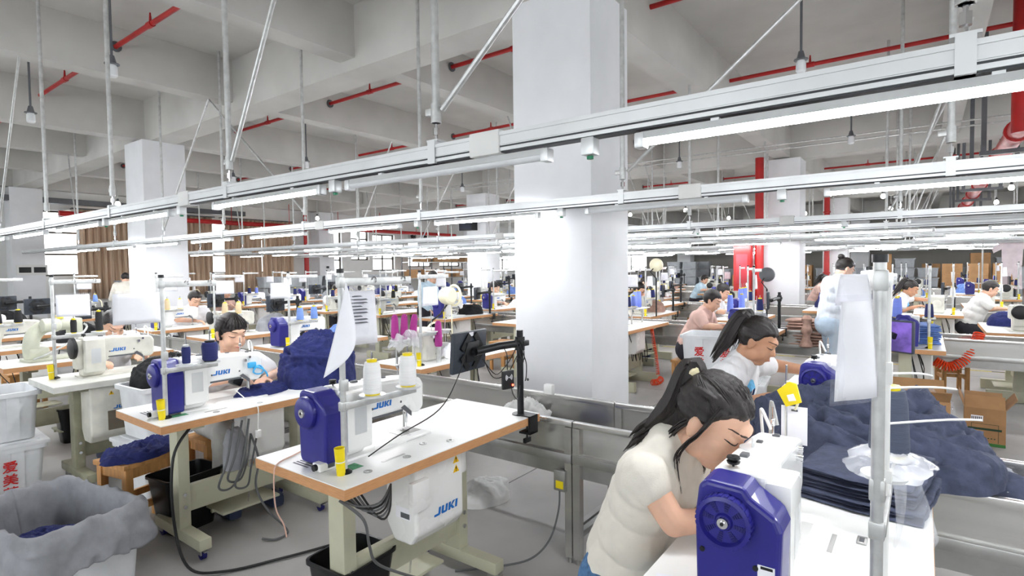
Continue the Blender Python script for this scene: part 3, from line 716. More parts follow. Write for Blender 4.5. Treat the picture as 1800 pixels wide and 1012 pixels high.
def sleeve(label, loc, rz, w=.21, h=.15, tilt=0., curl=.01, film_only=False, text=False, sheets=True, name='document_sleeve'):
    """clear sleeve with a sheet of paper; origin top edge, hanging down; plane across local Y; extends to local +X"""
    t = thing(name, label, 'document sleeve', loc, rz); t.rotation_euler = (tilt, 0, rz)
    def P(o, a, b, c, d):
        return lambda u, v: (a+(b-a)*u, o+curl*math.sin(u*3.1+v*1.2), -(c+(d-c)*v))
    if sheets:
        p = MB().grid(P(0, .008, w-.012, .012, h-.008), 8, 6).build('sheet', M_PAPER, t); sm = p.modifiers.new('t', 'SOLIDIFY'); sm.thickness = .0008
        if text:
            mb = MB()
            for k in range(9):
                z = .03+k*.013; q = .75 if k % 3 else .5
                mb.grid(P(-.0012, .02, .02+(w-.05)*q, z, z+.004), 6, 1)
            mb.build('printed_lines', mat('print_grey',(120,122,130),.7,var=.1), p)
    for o in (-.0025,):
        f_ = MB().grid(P(o, 0, w, 0, h), 8, 6).build('film', M_SLEEVE, t)
    return t
def needle_tube(label, loc, rz=0, lean=.06):
    t = thing('yellow_holder', label, 'tool holder', loc, rz); t.rotation_euler = (0, -lean, rz)
    mb = MB().lathe([(.0,0),(.016,0),(.02,.105),(.0178,.105),(.014,.006),(0,.006)], n=14)
    mb.build('cup', M_YEL, t); MB().lathe([(.0165,.05),(.0185,.05),(.0188,.054),(.0168,.054)], n=14).build('cable_tie', M_WCABLE, t)
    return t
# ================================================================== people
from mathutils.bvhtree import BVHTree
M_SKIN = mat('skin_light', (220,176,150), .5, var=.05, vs=14, sub=.12)
M_SKIN2 = mat('skin_tan', (190,142,112), .5, var=.05, vs=14, sub=.12)
M_HAIR = mat('hair_black', (34,28,27), .38, var=.25, vs=30, bump=.25, bs=160, stretch=(6,6,.6))
M_HAIRG = mat('hair_grey', (78,74,72), .5, var=.25, vs=30, bump=.25, bs=160, stretch=(6,6,.6))
M_LIP = mat('lips', (188,112,104), .45, var=.04)
M_BROW = mat('brow_dark', (62,46,40), .7, var=.05)
M_JEANS = mat('blue_denim', (74,112,152), .8, var=.16, vs=60, bump=.15, bs=300)
M_CREAMT = mat('cream_knit', (224,219,208), .85, var=.03, vs=16, bump=.12, bs=260)
M_WHITET = mat('white_cotton', (226,226,228), .85, var=.03, vs=12, bump=.1, bs=200)
M_PINKT = mat('pink_cotton', (222,186,174), .85, var=.05, vs=12, bump=.1, bs=200)
M_LBLUET = mat('pale_blue_cotton', (196,220,236), .85, var=.06, vs=12, bump=.1, bs=200)
M_GREYPANT = mat('grey_linen', (172,170,166), .88, var=.06, vs=12, bump=.12, bs=150)
M_DARKPANT = mat('dark_trousers', (46,46,54), .85, var=.06, vs=12)
M_SHOE = mat('shoe_rubber', (60,70,96), .6, var=.08)
DG = None
def fuse(mb, vox, name, m, parent, it=3, fold=0., fs=9., stretch=(1,1,.45), shared=None, seed=0.):
    me = mb.mesh('tmp'); o = bpy.data.objects.new('tmp', me); COL.objects.link(o)
    md = o.modifiers.new('r', 'REMESH'); md.mode = 'VOXEL'; md.voxel_size = vox; md.use_smooth_shade = True
    if it: s_ = o.modifiers.new('s', 'SMOOTH'); s_.factor = .5; s_.iterations = it
    dg = bpy.context.evaluated_depsgraph_get(); ev = o.evaluated_get(dg)
    nm = bpy.data.meshes.new_from_object(ev, depsgraph=dg); bpy.data.objects.remove(o); bpy.data.meshes.remove(me)
    nm.name = name; nm.materials.clear(); nm.materials.append(m)
    if fold:
        n = len(nm.vertices); co = np.empty(n*3); nm.vertices.foreach_get('co', co); co = co.reshape(-1, 3)
        no = np.empty(n*3); nm.vertices.foreach_get('normal', no); no = no.reshape(-1, 3)
        d = np.array([noise.fractal(Vector((p[0]*fs*stretch[0]+seed, p[1]*fs*stretch[1], p[2]*fs*stretch[2])), .9, 2.1, 3) for p in co])
        d = (1-np.abs(d)*1.6)
        co = co + no*(d*fold)[:, None]; nm.vertices.foreach_set('co', co.ravel())
    nm.polygons.foreach_set('use_smooth', [True]*len(nm.polygons)); nm.update()
    ob = obj(name, nm, parent); return ob
def frame(f, up=(0,0,1)):
    f = Vector(f).normalized(); x = f.cross(Vector(up)).normalized(); z = x.cross(f).normalized()
    return Matrix((x, f, z)).transposed()     # columns: right-hand axis, forward, up
def head_parts(mb, c, F, k=1., round_=0.):
    def E(p, r, n=14, m=9): mb.ell(c + F @ (Vector(p)*k), [q*k for q in r], F, n, m)
    E((0,-.012,.032),(.074,.092,.088),20,14); E((0,.03,-.022),(.063,.06,.088),18,12)
    E((0,.05,-.088),(.034,.03,.026)); 
    for s in (-1, 1):
        E((s*.034,.046,-.04),(.031+.004*round_,.034,.04+.004*round_)); E((s*.045,.008,-.06),(.024,.04,.034))
        E((s*.076,-.012,-.012),(.009,.019,.031)); E((s*.083,-.018,.0),(.006,.014,.02))
        E((s*.011,.09,-.033),(.009,.011,.008),8,6)
        E((s*.03,.07,.004),(.017,.016,.011),10,6)
    mb.caps(c + F @ (Vector((0,.08,.012))*k), c + F @ (Vector((0,.1,-.026))*k), .0075*k, .0125*k, 10)
    E((0,.078,.03),(.048,.018,.02)); E((0,.082,-.058),(.023,.016,.008),10,6); E((0,.079,-.068),(.02,.015,.008),10,6)
def hand_parts(mb, w, d, n, side, curl=.5, fine=True, spread=.0):
    """w wrist, d pointing direction, n back-of-hand normal; side +1/-1 puts the thumb"""
    w = Vector(w); d = Vector(d).normalized(); n = Vector(n); n = (n - d*n.dot(d)).normalized(); l = d.cross(n)*side
    Fm = Matrix((l, d, n)).transposed()
    mb.ell(w + d*.045, (.039,.05,.0155), Fm, 12, 8)
    if not fine:
        mb.caps(w+d*.07, w+d*.12-n*.03, .022, .014, 8); mb.caps(w+d*.03+l*.03, w+d*.07+l*.045-n*.02, .012, .009, 8); return
    for i, ln in enumerate((.071,.08,.074,.057)):
        off = (.028 - .0188*i); p = w + d*(.083-.004*abs(i-1)) + l*off; a = .15; dd = d + l*(off*spread)
        for j, q in enumerate((.46,.3,.24)):
            a += curl*(.55, .8, .5)[j]
            v = (dd*math.cos(a) - n*math.sin(a)).normalized(); e = p + v*ln*q
            mb.caps(p, e, .0086-.0008*j, .0080-.0008*j, 8); p = e
    p = w + d*.025 + l*.03; q = p + (d*.6 + l*.75 - n*.2).normalized()*.04; e = q + (d*.9 + l*.15 - n*.4).normalized()*.03
    mb.caps(p, q, .0125, .0098, 8); mb.caps(q, e, .0095, .008, 8)
def hair_cap(c, F, k, parent, m, bangs=False, low=False, seed=0., pole=(0,-.09,.05), name='hair', n=4, thick=.0):
    bm = bmesh.new(); bmesh.ops.create_icosphere(bm, subdivisions=n, radius=1.)
    pl = Vector(pole).normalized()
    for v in bm.verts:
        u = v.co.normalized(); p = Vector((u.x*(.082+thick), u.y*(.1+thick)-.013, u.z*(.096+thick)+.034))
        y = p.y
        if y > .055: zl = .066 if not bangs else .03
        elif y > -.02: t = (y+.02)/.075; t = t*t*(3-2*t); zl = (-.015 if not low else -.06)*(1-t) + (.066 if not bangs else .03)*t
        elif y > -.07: t = (y+.07)/.05; zl = (-.085 if not low else -.1)*(1-t) + (-.015 if not low else -.06)*t
        else: zl = -.1
        zl += .008*fbm((p.x*40+seed, p.y*40, 3))
        t = min(1, max(0, (p.z - zl + .006)/.014))
        az = math.atan2(u.cross(pl).length, u.dot(pl)); side = math.atan2(u.x, u.z*.6+u.y*.01+1e-4)
        st = .0035*fbm((side*9+seed, az*1.2, 1.5), 3) + .0022*fbm((side*26+seed, az*1.5, 4.5), 2)
        q = p*(1 + st/p.length*1.6); inn = Vector((u.x*.06, u.y*.07-.008, u.z*.07+.02))
        v.co = c + F @ ((inn.lerp(q, t))*k)
    me = bpy.data.meshes.new(name); bm.to_mesh(me); bm.free(); me.materials.append(m)
    me.polygons.foreach_set('use_smooth', [True]*len(me.polygons)); return obj(name, me, parent)
def tail(mb, pts, r, nst=10, seed=0, n=6, splay=1.):
    rnd = random.Random(seed); pts = smoothpath(pts, 5); L = len(pts)
    for q in range(nst):
        ox, oy, oz = [rnd.uniform(-1, 1)*r*.75 for _ in range(3)]; e = rnd.uniform(.78, 1.0); m_ = max(3, int(L*e)); ph = rnd.uniform(0, 6)
        ps = []; rs = []
        for i in range(m_):
            t = i/(L-1); g = (.35 + .9*min(1, t*2.2))*splay*(1 - .35*t)
            ps.append(pts[i] + Vector((ox, oy, oz))*g + Vector((math.sin(ph+t*5), math.cos(ph+t*4), 0))*r*.12*t)
            rs.append(r*(.52 + .18*math.sin(math.pi*min(1, t*1.4))) * (1 - max(0, (i/(m_-1)-.55)/.45)*.93))
        mb.tube(ps, 0, n, rs)
def person(label, loc, rz, J=None, top=None, bottom=None, skin=None, hair=None, style='pony', vox=.008, sleeve=.55, look=(0,-.8,-.6), bangs=False,
           hk=1.0, fine=True, sit=True, curl=.55, tie=None, low=False, name='person', long_sleeve=False, tail_pts=None, tail_r=.026, round_=0., up=(0,0,1), handn=None, fat=1., category='person', wl=None, wr=None, seed=0., nst=10):
    top = top or M_WHITET; bottom = bottom or M_DARKPANT; skin = skin or M_SKIN; hair = hair or M_HAIR
    t = thing(name, label, category, loc, rz)
    D = dict(pel=(0,0,.55), chest=(0,-.1,.84), neck=(0,-.17,1.0), head=(0,-.245,1.105), shR=(-.165,-.15,.965), shL=(.165,-.15,.965),
             elR=(-.235,-.2,.8), elL=(.235,-.2,.8), wrR=(-.12,-.41,.835), wrL=(.13,-.42,.835), knR=(-.13,-.36,.53), knL=(.13,-.36,.53), anR=(-.13,-.33,.09), anL=(.13,-.36,.09))
    if not sit:
        D.update(pel=(0,0,.88), chest=(0,-.02,1.2), neck=(0,-.03,1.37), head=(0,-.06,1.49), shR=(-.165,-.02,1.33), shL=(.165,-.02,1.33), elR=(-.21,-.03,1.06), elL=(.21,-.03,1.06),
                 wrR=(-.2,-.14,.86), wrL=(.2,-.14,.86), knR=(-.09,-.02,.47), knL=(.1,-.05,.47), anR=(-.09,.02,.08), anL=(.1,-.02,.08))
    if J: D.update(J)
    D = {q: Vector(v) for q, v in D.items()}
    F = frame(look, up)
    b = MB(); head_parts(b, D['head'], F, hk, round_)
    b.caps(D['head'] + F @ Vector((0,-.025,-.06))*hk, D['neck'], .05, .055)
    b.caps(D['neck'], D['chest'], .075*fat, .1*fat); b.caps(D['chest'], D['pel'], .1*fat, .11*fat)
    b.caps(D['shR'], D['shL'], .052, .052)
    for s, sd in (('R', -1), ('L', 1)):
        b.caps(D['sh'+s], D['el'+s], .047*fat, .038*fat); b.caps(D['el'+s], D['wr'+s], .037*fat, .0255)
        w = D['wr'+s]; d = (w - D['el'+s]).normalized(); hd = wr if s == 'R' else wl
        if hd: d = Vector(hd)
        hand_parts(b, w, d, handn or (0,0,1), sd*-1 if True else sd, curl, fine)
        hp = D['pel'] + Vector((sd*.085, -.02 if sit else 0, -.03)); b.caps(hp, D['kn'+s], .07*fat, .05); b.caps(D['kn'+s], D['an'+s], .047, .03)
    body = fuse(b, vox, 'body', skin, t, 2)
    # clothes
    c = MB(); up_ = (D['neck']-D['chest']).normalized()
    c.caps(D['neck'] - up_*.004, D['chest'], .078*fat, .126*fat, 16); c.caps(D['chest'], D['pel'] + Vector((0,0,.07)), .124*fat, .142*fat, 16)
    sid = Vector((1,0,0))
    for q, w_ in ((.0, .075), (.5, .07), (1., .065)):
        m_ = D['chest'].lerp(D['pel'] + Vector((0,0,.07)), q); c.caps(m_ - sid*w_*fat, m_ + sid*w_*fat, .108*fat, .108*fat, 14)
    c.caps(D['chest'] + Vector((-.05,-.05,.02)), D['chest'] + Vector((.05,-.05,.02)), .085*fat, .085*fat, 14)
    c.caps(D['shR'], D['shL'], .066, .066, 14)
    c.caps(D['shR'].lerp(D['neck'], .55), D['shL'].lerp(D['neck'], .55), .064, .064, 14); c.caps(D['shR'].lerp(D['chest'], .3), D['shL'].lerp(D['chest'], .3), .095*fat, .095*fat, 14)
    for s in 'RL':
        e = D['sh'+s].lerp(D['el'+s], 1. if long_sleeve else sleeve); c.caps(D['sh'+s], e, .068*fat, .058*fat, 14)
        if long_sleeve: c.caps(D['el'+s], D['el'+s].lerp(D['wr'+s], .86), .058*fat, .042, 14)
    fuse(c, max(.008, vox*1.15), 'shirt', top, t, 4, fold=.0055, fs=10., seed=seed)
    p = MB(); p.caps(D['pel'] + Vector((-.06,.01,.0)), D['pel'] + Vector((.06,.01,.0)), .134*fat, .134*fat, 16)
    for s, sd in (('R', -1), ('L', 1)):
        hp = D['pel'] + Vector((sd*.085, -.01, -.02)); p.caps(hp, D['kn'+s], .096*fat, .074, 14); p.caps(D['kn'+s], D['kn'+s].lerp(D['an'+s], .92), .072, .06, 14)
    fuse(p, max(.011, vox*1.4), 'trousers', bottom, t, 3, fold=.005, fs=9., seed=seed+3)
    for s in 'RL':
        a = D['an'+s]; MB().rbox((a.x, a.y-.05, a.z*.5-.0), (.085,.24,a.z+.0), .028).build('shoe', M_SHOE, t)
    # face details on the finished surface
    me = body.data; bvh = BVHTree.FromPolygons([v.co for v in me.vertices], [p_.vertices for p_ in me.polygons])
    if vox <= .0095:
        def on(x, z, lift=.001):
            o = D['head'] + F @ (Vector((x, .2, z))*hk); h = bvh.ray_cast(o, F @ Vector((0,-1,0)), .3)
            return (h[0] if h[0] else D['head'] + F @ (Vector((x, .085, z))*hk)) + F @ Vector((0, lift, 0))
        for s in (-1, 1):
            MB().tube([on(s*(.016+.037*q/6), .029 + .005*math.sin(q/6*2.4), .0008) for q in range(7)], 0, 6, [.0014,.0026,.0032,.0032,.0028,.002,.001]).build('eyebrow', M_BROW, t)
            MB().tube([on(s*(.02+.032*q/6), .004 - .0045*math.sin(q/6*math.pi), .0006) for q in range(7)], 0, 6, [.0008,.0018,.0024,.0027,.0026,.0022,.001]).build('eyelash', M_HAIR, t)
        MB().tube([on(-.019+.038*q/8, -.0625 + .0012*math.cos(q/8*2*math.pi), .0005) for q in range(9)], 0, 6, [.001,.003,.0042,.0046,.0042,.0046,.0042,.003,.001]).build('lips', M_LIP, t)
    hc = hair_cap(D['head'], F, hk, t, hair, bangs, low, seed, n=5 if vox < .007 else 4 if vox < .012 else 3, thick=.004 if style == 'short' else .0)
    H = lambda p_: D['head'] + F @ (Vector(p_)*hk)
    if style == 'pony':
        mb = MB(); tail(mb, [H((0,-.08,.075)), H((0,-.118,.085))] + [Vector(q) for q in (tail_pts or [H((0,-.15,.03)), H((0,-.15,-.08)), H((0,-.13,-.16))])], tail_r, nst, int(seed*10)+5)
        mb.build('ponytail', hair, t)
        MB().lathe([(.018,-.014),(.03,-.011),(.034,0),(.03,.011),(.018,.014)], (0,0,0), 18).build('hair_tie', tie or M_BLACK, t, H((0,-.104,.084)), (F @ Vector((0,-1,.45))).to_track_quat('Z', 'Y').to_euler())
    elif style == 'bun':
        mb = MB().ell(H((0,-.1,.1)), (.036,.036,.032), F, 16, 10); mb.build('hair_bun', hair, t)
        MB().lathe([(.026,-.006),(.032,0),(.026,.006)], (0,0,0), 16).build('hair_tie', tie or M_IVORY, t, H((0,-.08,.085)), (F @ Vector((0,-1,.6))).to_track_quat('Z', 'Y').to_euler())
    elif style == 'back':
        mb = MB().ell(H((0,-.07,-.03)), (.06,.045,.07), F, 16, 10); mb.build('hair_knot', hair, t)
    return t, D, F, hk, body
# ------------------------------------------------------------------ stool
def stool(label, loc, rz=0., h=.44, w=.36, group=None):
    t = thing('wooden_stool', label, 'stool', loc, rz, group)
    MB().rbox((0,0,h-.014),(w,w*.78,.028),.005).build('seat', M_WOOD, t)
    for sx in (-1,1):
        for sy in (-1,1): MB().rbox((sx*(w/2-.035),sy*(w*.39-.03),(h-.028)/2),(.042,.042,h-.028),.004).build('leg', M_WOOD, t)
    for q in (-1,1):
        for z0, z1 in ((.16,.2),(h-.09,h-.03)):
            MB().b2((-w/2+.05,q*(w*.39-.03)-.011,z0),(w/2-.05,q*(w*.39-.03)+.011,z1)).build('rail', M_WOOD, t)
            MB().b2((q*(w/2-.035)-.011,-w*.39+.045,z0+.03*(z0<.2)),(q*(w/2-.035)+.011,w*.39-.045,z1+.03*(z0<.2))).build('rail', M_WOOD, t)
    return t
# ------------------------------------------------------------------ cloth
def heap(name, label, loc, rx, ry, h, m, seed=0, n=64, fold=.03, fs=7., p=2.2, rz=0., cat='garments', squash=None, sides=.55, parent=None):
    rnd = random.Random(seed); ca, sa = math.cos(rz), math.sin(rz)
    out = [1+.16*fbm((math.cos(a)*1.3+seed, math.sin(a)*1.3, seed*2.3), 3) for a in [2*math.pi*k/n for k in range(n)]]
    mb = MB(); nv = n//2
    def P(u, v):
        k = int(round(u*n)) % n; a = 2*math.pi*u; r_ = v
        x, y = rx*r_*out[k]*math.cos(a), ry*r_*out[k]*math.sin(a)
        z = h*max(0, 1-r_**p)**sides
        q = Vector((x*fs+seed*3.1, y*fs*.8, z*fs*1.3+seed))
        w = noise.noise_vector(q*.5)
        ph = (q.x*.9 + q.y*.55 + q.z*.8)*1.1 + w.x*2.6 + w.y*1.2
        d = (1-abs(math.sin(ph)))**1.15 + .35*(1-abs(math.sin(ph*2.3 + w.z*4)))
        d2 = 1-abs(fbm(q*1.9 + w*2, 3))*2.0
        e = min(1, (1-r_)*5+.25); nx = Vector((x/(rx*rx+1e-6), y/(ry*ry+1e-6), (z+.02)/(h*h+1e-6))); nx.normalize()
        o = Vector((x, y, z)) + nx*fold*e*(d*.75 + d2*.45)
        if squash: o.z = min(o.z, squash + .01*d2)
        o.z = max(o.z, .0)
        return (o.x*ca-o.y*sa, o.x*sa+o.y*ca, o.z)
    mb.grid(P, n, nv)
    o = mb.build(name, m, parent, loc, sharp=180)
    if not parent: tag(o, label, cat)
    return o
def folded_stack(name, label, loc, w, d, n, th, m, rz=0., seed=0, cat='garments', taper=0.):
    rnd = random.Random(seed); t = thing(name, label, cat, loc, rz)
    for k in range(n):
        ww = w*(1-rnd.uniform(0,.06)-taper*k/n); dd = d*(1-rnd.uniform(0,.06)); ox, oy = rnd.uniform(-.01,.01), rnd.uniform(-.01,.01); s_ = rnd.uniform(0,50)
        def P(u, v):
            # closed pillow strip around the edge: v around the section
            a = 2*math.pi*v; sx = math.copysign(abs(math.cos(a))**.35, math.cos(a)); sz = math.copysign(abs(math.sin(a))**.7, math.sin(a))
            f_ = math.sin(min(1, min(u, 1-u)*10)*math.pi/2)**.6; sx *= .96+.04*f_; sz *= f_; sx *= 1 if f_ > 0 else 0
            y = oy + sx*dd/2*(1+.03*fbm((u*6+s_, v*3, 1))); z = th*(k+.5) + sz*th*.56 + .006*fbm((u*5+s_, sx*2, k)) 
            return (ox + (u-.5)*ww*(1+.02*fbm((v*9, s_, u*3))), y, z)
        g = MB(); g.grid(P, 20, 16); g.build('folded_garment', m, t, sharp=180)
    return t
def sheet_blob(name, label, loc, pts_fn, nu, nv, m, cat='plastic bag', thick=0, parent=None):
    mb = MB().grid(pts_fn, nu, nv); o = mb.build(name, m, parent, loc, sharp=180)
    if thick: s_ = o.modifiers.new('t', 'SOLIDIFY'); s_.thickness = thick
    if not parent: tag(o, label, cat)
    return o
# ------------------------------------------------------------------ crates, boxes, bins
CJK = ['爱','美','莱']
_cj = {}
def glyph(ch):
    if ch in _cj: return _cj[ch]
    cu = bpy.data.curves.new('glyph', 'FONT'); cu.body = ch; cu.size = 1.; cu.align_x = 'CENTER'; cu.extrude = .012; cu.offset = .018; cu.resolution_u = 2
    o = bpy.data.objects.new('glyph', cu); COL.objects.link(o); dg = bpy.context.evaluated_depsgraph_get()
    me = bpy.data.meshes.new_from_object(o.evaluated_get(dg), depsgraph=dg); bpy.data.objects.remove(o)
    me.materials.clear(); me.materials.append(M_REDC); _cj[ch] = me; return me
def lettering_cjk(parent, x, yfn, ztop, size, face='-Y', lean=0., off=0.):
    for k, ch in enumerate(CJK):
        o = obj('painted_character', glyph(ch), parent); o.scale = (size, size, size*.15)
        zz = ztop-size*(k+.85)*1.08; y = yfn(zz) - .001 - off
        if face == '-Y': o.location = (x, y, ztop-size*(k+.85)*1.08); o.rotation_euler = (math.pi/2+lean, 0, 0)
        else: o.location = (x, y, ztop-size*(k+.85)*1.08); o.rotation_euler = (math.pi/2, 0, -math.pi/2)
def crate(label, loc, rz=0., L=.62, Wd=.44, h=.36, m=None, lid=False, text=None, taper=.03, group=None, size=.075):
    """open plastic tub: tapered walls with ribs and a rolled rim"""
    m = m or M_CRATE; t = thing('plastic_crate', label, 'crate', loc, rz, group); mb = MB(); w = .006
    def ring(z, off): return [(sx*(L/2-off), sy*(Wd/2-off), z) for sx, sy in ((-1,-1),(1,-1),(1,1),(-1,1))]
    def rr(z, off, c=.035, n=4):
        out = []
        for sx, sy, a0 in ((1,1,0),(-1,1,90),(-1,-1,180),(1,-1,270)):
            cx, cy = sx*(L/2-off-c), sy*(Wd/2-off-c)
            for k in range(n+1): a = R(a0+90*k/n); out.append((cx+c*math.cos(a), cy+c*math.sin(a), z))
        return out
    lv = [rr(0, taper), rr(h-.03, .008), rr(h-.03, -.012), rr(h, -.014), rr(h, .008), rr(h-.03, .012), rr(.008, taper+w)]
    n = len(lv[0]); vs = [p for r_ in lv for p in r_]; fs = []
    for i in range(len(lv)-1):
        for k in range(n): fs.append((i*n+k, i*n+(k+1) % n, (i+1)*n+(k+1) % n, (i+1)*n+k))
    fs.append(tuple(reversed(range(n)))); fs.append(tuple((len(lv)-1)*n+k for k in range(n)))
    mb.add(vs, fs, True); b = mb.build('tub', m, t, sharp=30)
    for q in (-.26, .26):
        for sy in (-1, 1):
            rb = MB(); y0, y1 = sy*(Wd/2-taper), sy*(Wd/2-.008)
            rb.add([(L*q-.035,y0-sy*.004,.01),(L*q+.035,y0-sy*.004,.01),(L*q+.035,y1+sy*.003,h-.03),(L*q-.035,y1+sy*.003,h-.03),(L*q-.035,y0+sy*.004,.01),(L*q+.035,y0+sy*.004,.01),(L*q+.035,y1+sy*.009,h-.03),(L*q-.035,y1+sy*.009,h-.03)],
                   [(0,1,2,3),(4,7,6,5),(0,4,5,1),(2,6,7,3),(1,5,6,2),(0,3,7,4)])
            rb.build('rib', m, b)
    if lid:
        l_ = MB().rbox((0,0,h+.012),(L+.04,Wd+.04,.03),.01); l_.rbox((0,0,h+.03),(L-.06,Wd-.06,.012),.005); l_.build('lid', m, t)
    for tx in (text or []):
        lettering_cjk(b, tx, lambda z: -(Wd/2-taper+(taper-.008)*z/(h-.03))-.0012, h*.76, size, lean=math.atan((taper-.008)/(h-.03)), off=.0095 if abs(abs(tx)-.26*L) < .035+size*.5 else 0.)
    return t
def carton(label, loc, rz=0., L=.4, Wd=.3, h=.3, flaps=(1,1,1,1), m=None, ang=(2.2,2.0,1.9,2.3), name='cardboard_box', closed=False):
    m = m or M_CARD; t = thing(name, label, 'cardboard box', loc, rz); w = .005; mb = MB()
    mb.b2((-L/2,-Wd/2,0),(L/2,-Wd/2+w,h)).b2((-L/2,Wd/2-w,0),(L/2,Wd/2,h)).b2((-L/2,-Wd/2+w,0),(-L/2+w,Wd/2-w,h)).b2((L/2-w,-Wd/2+w,0),(L/2,Wd/2-w,h)).b2((-L/2+w,-Wd/2+w,0),(L/2-w,Wd/2-w,w))
    if closed: mb.b2((-L/2,-Wd/2,h),(L/2,-.002,h+w)).b2((-L/2,.002,h),(L/2,Wd/2,h+w))
    mb.build('carton_body', m, t)
    if not closed:
        fl = min(Wd, L)*.45
        for k, (ok, a) in enumerate(zip(flaps, ang)):
            if not ok: continue
            b = MB()
            if k < 2:
                s_ = -1 if k == 0 else 1
                b.b2((-L/2+.004,0,-w/2),(L/2-.004,fl,w/2)); o = b.build('flap', m, t, (0, s_*(Wd/2-w/2), h)); o.rotation_euler = (math.pi-a if s_ > 0 else a, 0, 0)
            else:
                s_ = -1 if k == 2 else 1
                b.b2((0,-Wd/2+.004,-w/2),(fl,Wd/2-.004,w/2)); o = b.build('flap', m, t, (s_*(L/2-w/2), 0, h)); o.rotation_euler = (0, -(math.pi-a) if s_ > 0 else -a, 0)
    return t
def waste_bin(label, loc, rz=0., L=.3, Wd=.22, h=.32):
    t = thing('waste_bin', label, 'bin', loc, rz); mb = MB()
    def rr(z, s_, c=.04, n=4):
        out = []
        for sx, sy, a0 in ((1,1,0),(-1,1,90),(-1,-1,180),(1,-1,270)):
            for k in range(n+1): a = R(a0+90*k/n); out.append((sx*(L/2*s_-c)+c*math.cos(a), sy*(Wd/2*s_-c)+c*math.sin(a), z))
        return out
    lv = [rr(0,.75), rr(h-.015,.98), rr(h-.015,1.04), rr(h,1.04), rr(h,.97), rr(.01,.73)]; n = len(lv[0]); fs = []
    for i in range(len(lv)-1):
        for k in range(n): fs.append((i*n+k, i*n+(k+1) % n, (i+1)*n+(k+1) % n, (i+1)*n+k))
    fs += [tuple(reversed(range(n))), tuple((len(lv)-1)*n+k for k in range(n))]
    mb.add([p for r_ in lv for p in r_], fs, True); mb.build('bin_body', M_BLACK2, t, sharp=30)
    return t
# ------------------------------------------------------------------ steel trough section
def trough(label, x0, x1, ya, yb, far=False, post=True):
    t = thing('steel_trough', label, 'trough', (x0, ya, 0)); Wd = x1-x0; L = yb-ya; ZRM = .745
    g = .003
    MB().b2((0,g,.57),(.004,L-g,ZRM-.005)).b2((Wd-.004,g,.57),(Wd,L-g,ZRM-.005)).b2((0,g,.565),(Wd,L-g,.57)).build('pan', M_STEEL, t)
    for x in (0, Wd): MB().rbox((x,L/2,ZRM-.012),(.032,L-2*g,.03),.004).build('rim', M_STEEL, t)
    for x in (-.004, Wd+.004): MB().rbox((x,L/2,.553),(.04,L-2*g,.045),.003).build('side_rail', M_STEEL2, t)
    for x in (.012, Wd-.012): MB().b2((x-.002,g,.45),(x+.002,L-g,.53)).build('skirt_panel', M_STEEL2, t)
    if not far:
        for x in (.0, Wd-.0): MB().b2((x-.006 if x == 0 else x+.0022,L*.5-.01,.455),(x-.0022 if x == 0 else x+.006,L*.5+.01,.528)).build('skirt_seam', M_STEEL2, t)
    for y in (.024, L-.024):
        for x in (.0, Wd):
            lg = MB().b2((x-.02,y-.02,.03),(x+.02,y+.02,ZRM-.03)).build('leg', M_STEEL, t)
            MB().cyl((x,y,0),(x,y,.03),.014,n=8).build('levelling_foot', M_STEEL2, lg)
        MB().b2((.02,y-.016,.14),(Wd-.02,y+.016,.17)).build('crossbar', M_STEEL2, t)
    return t
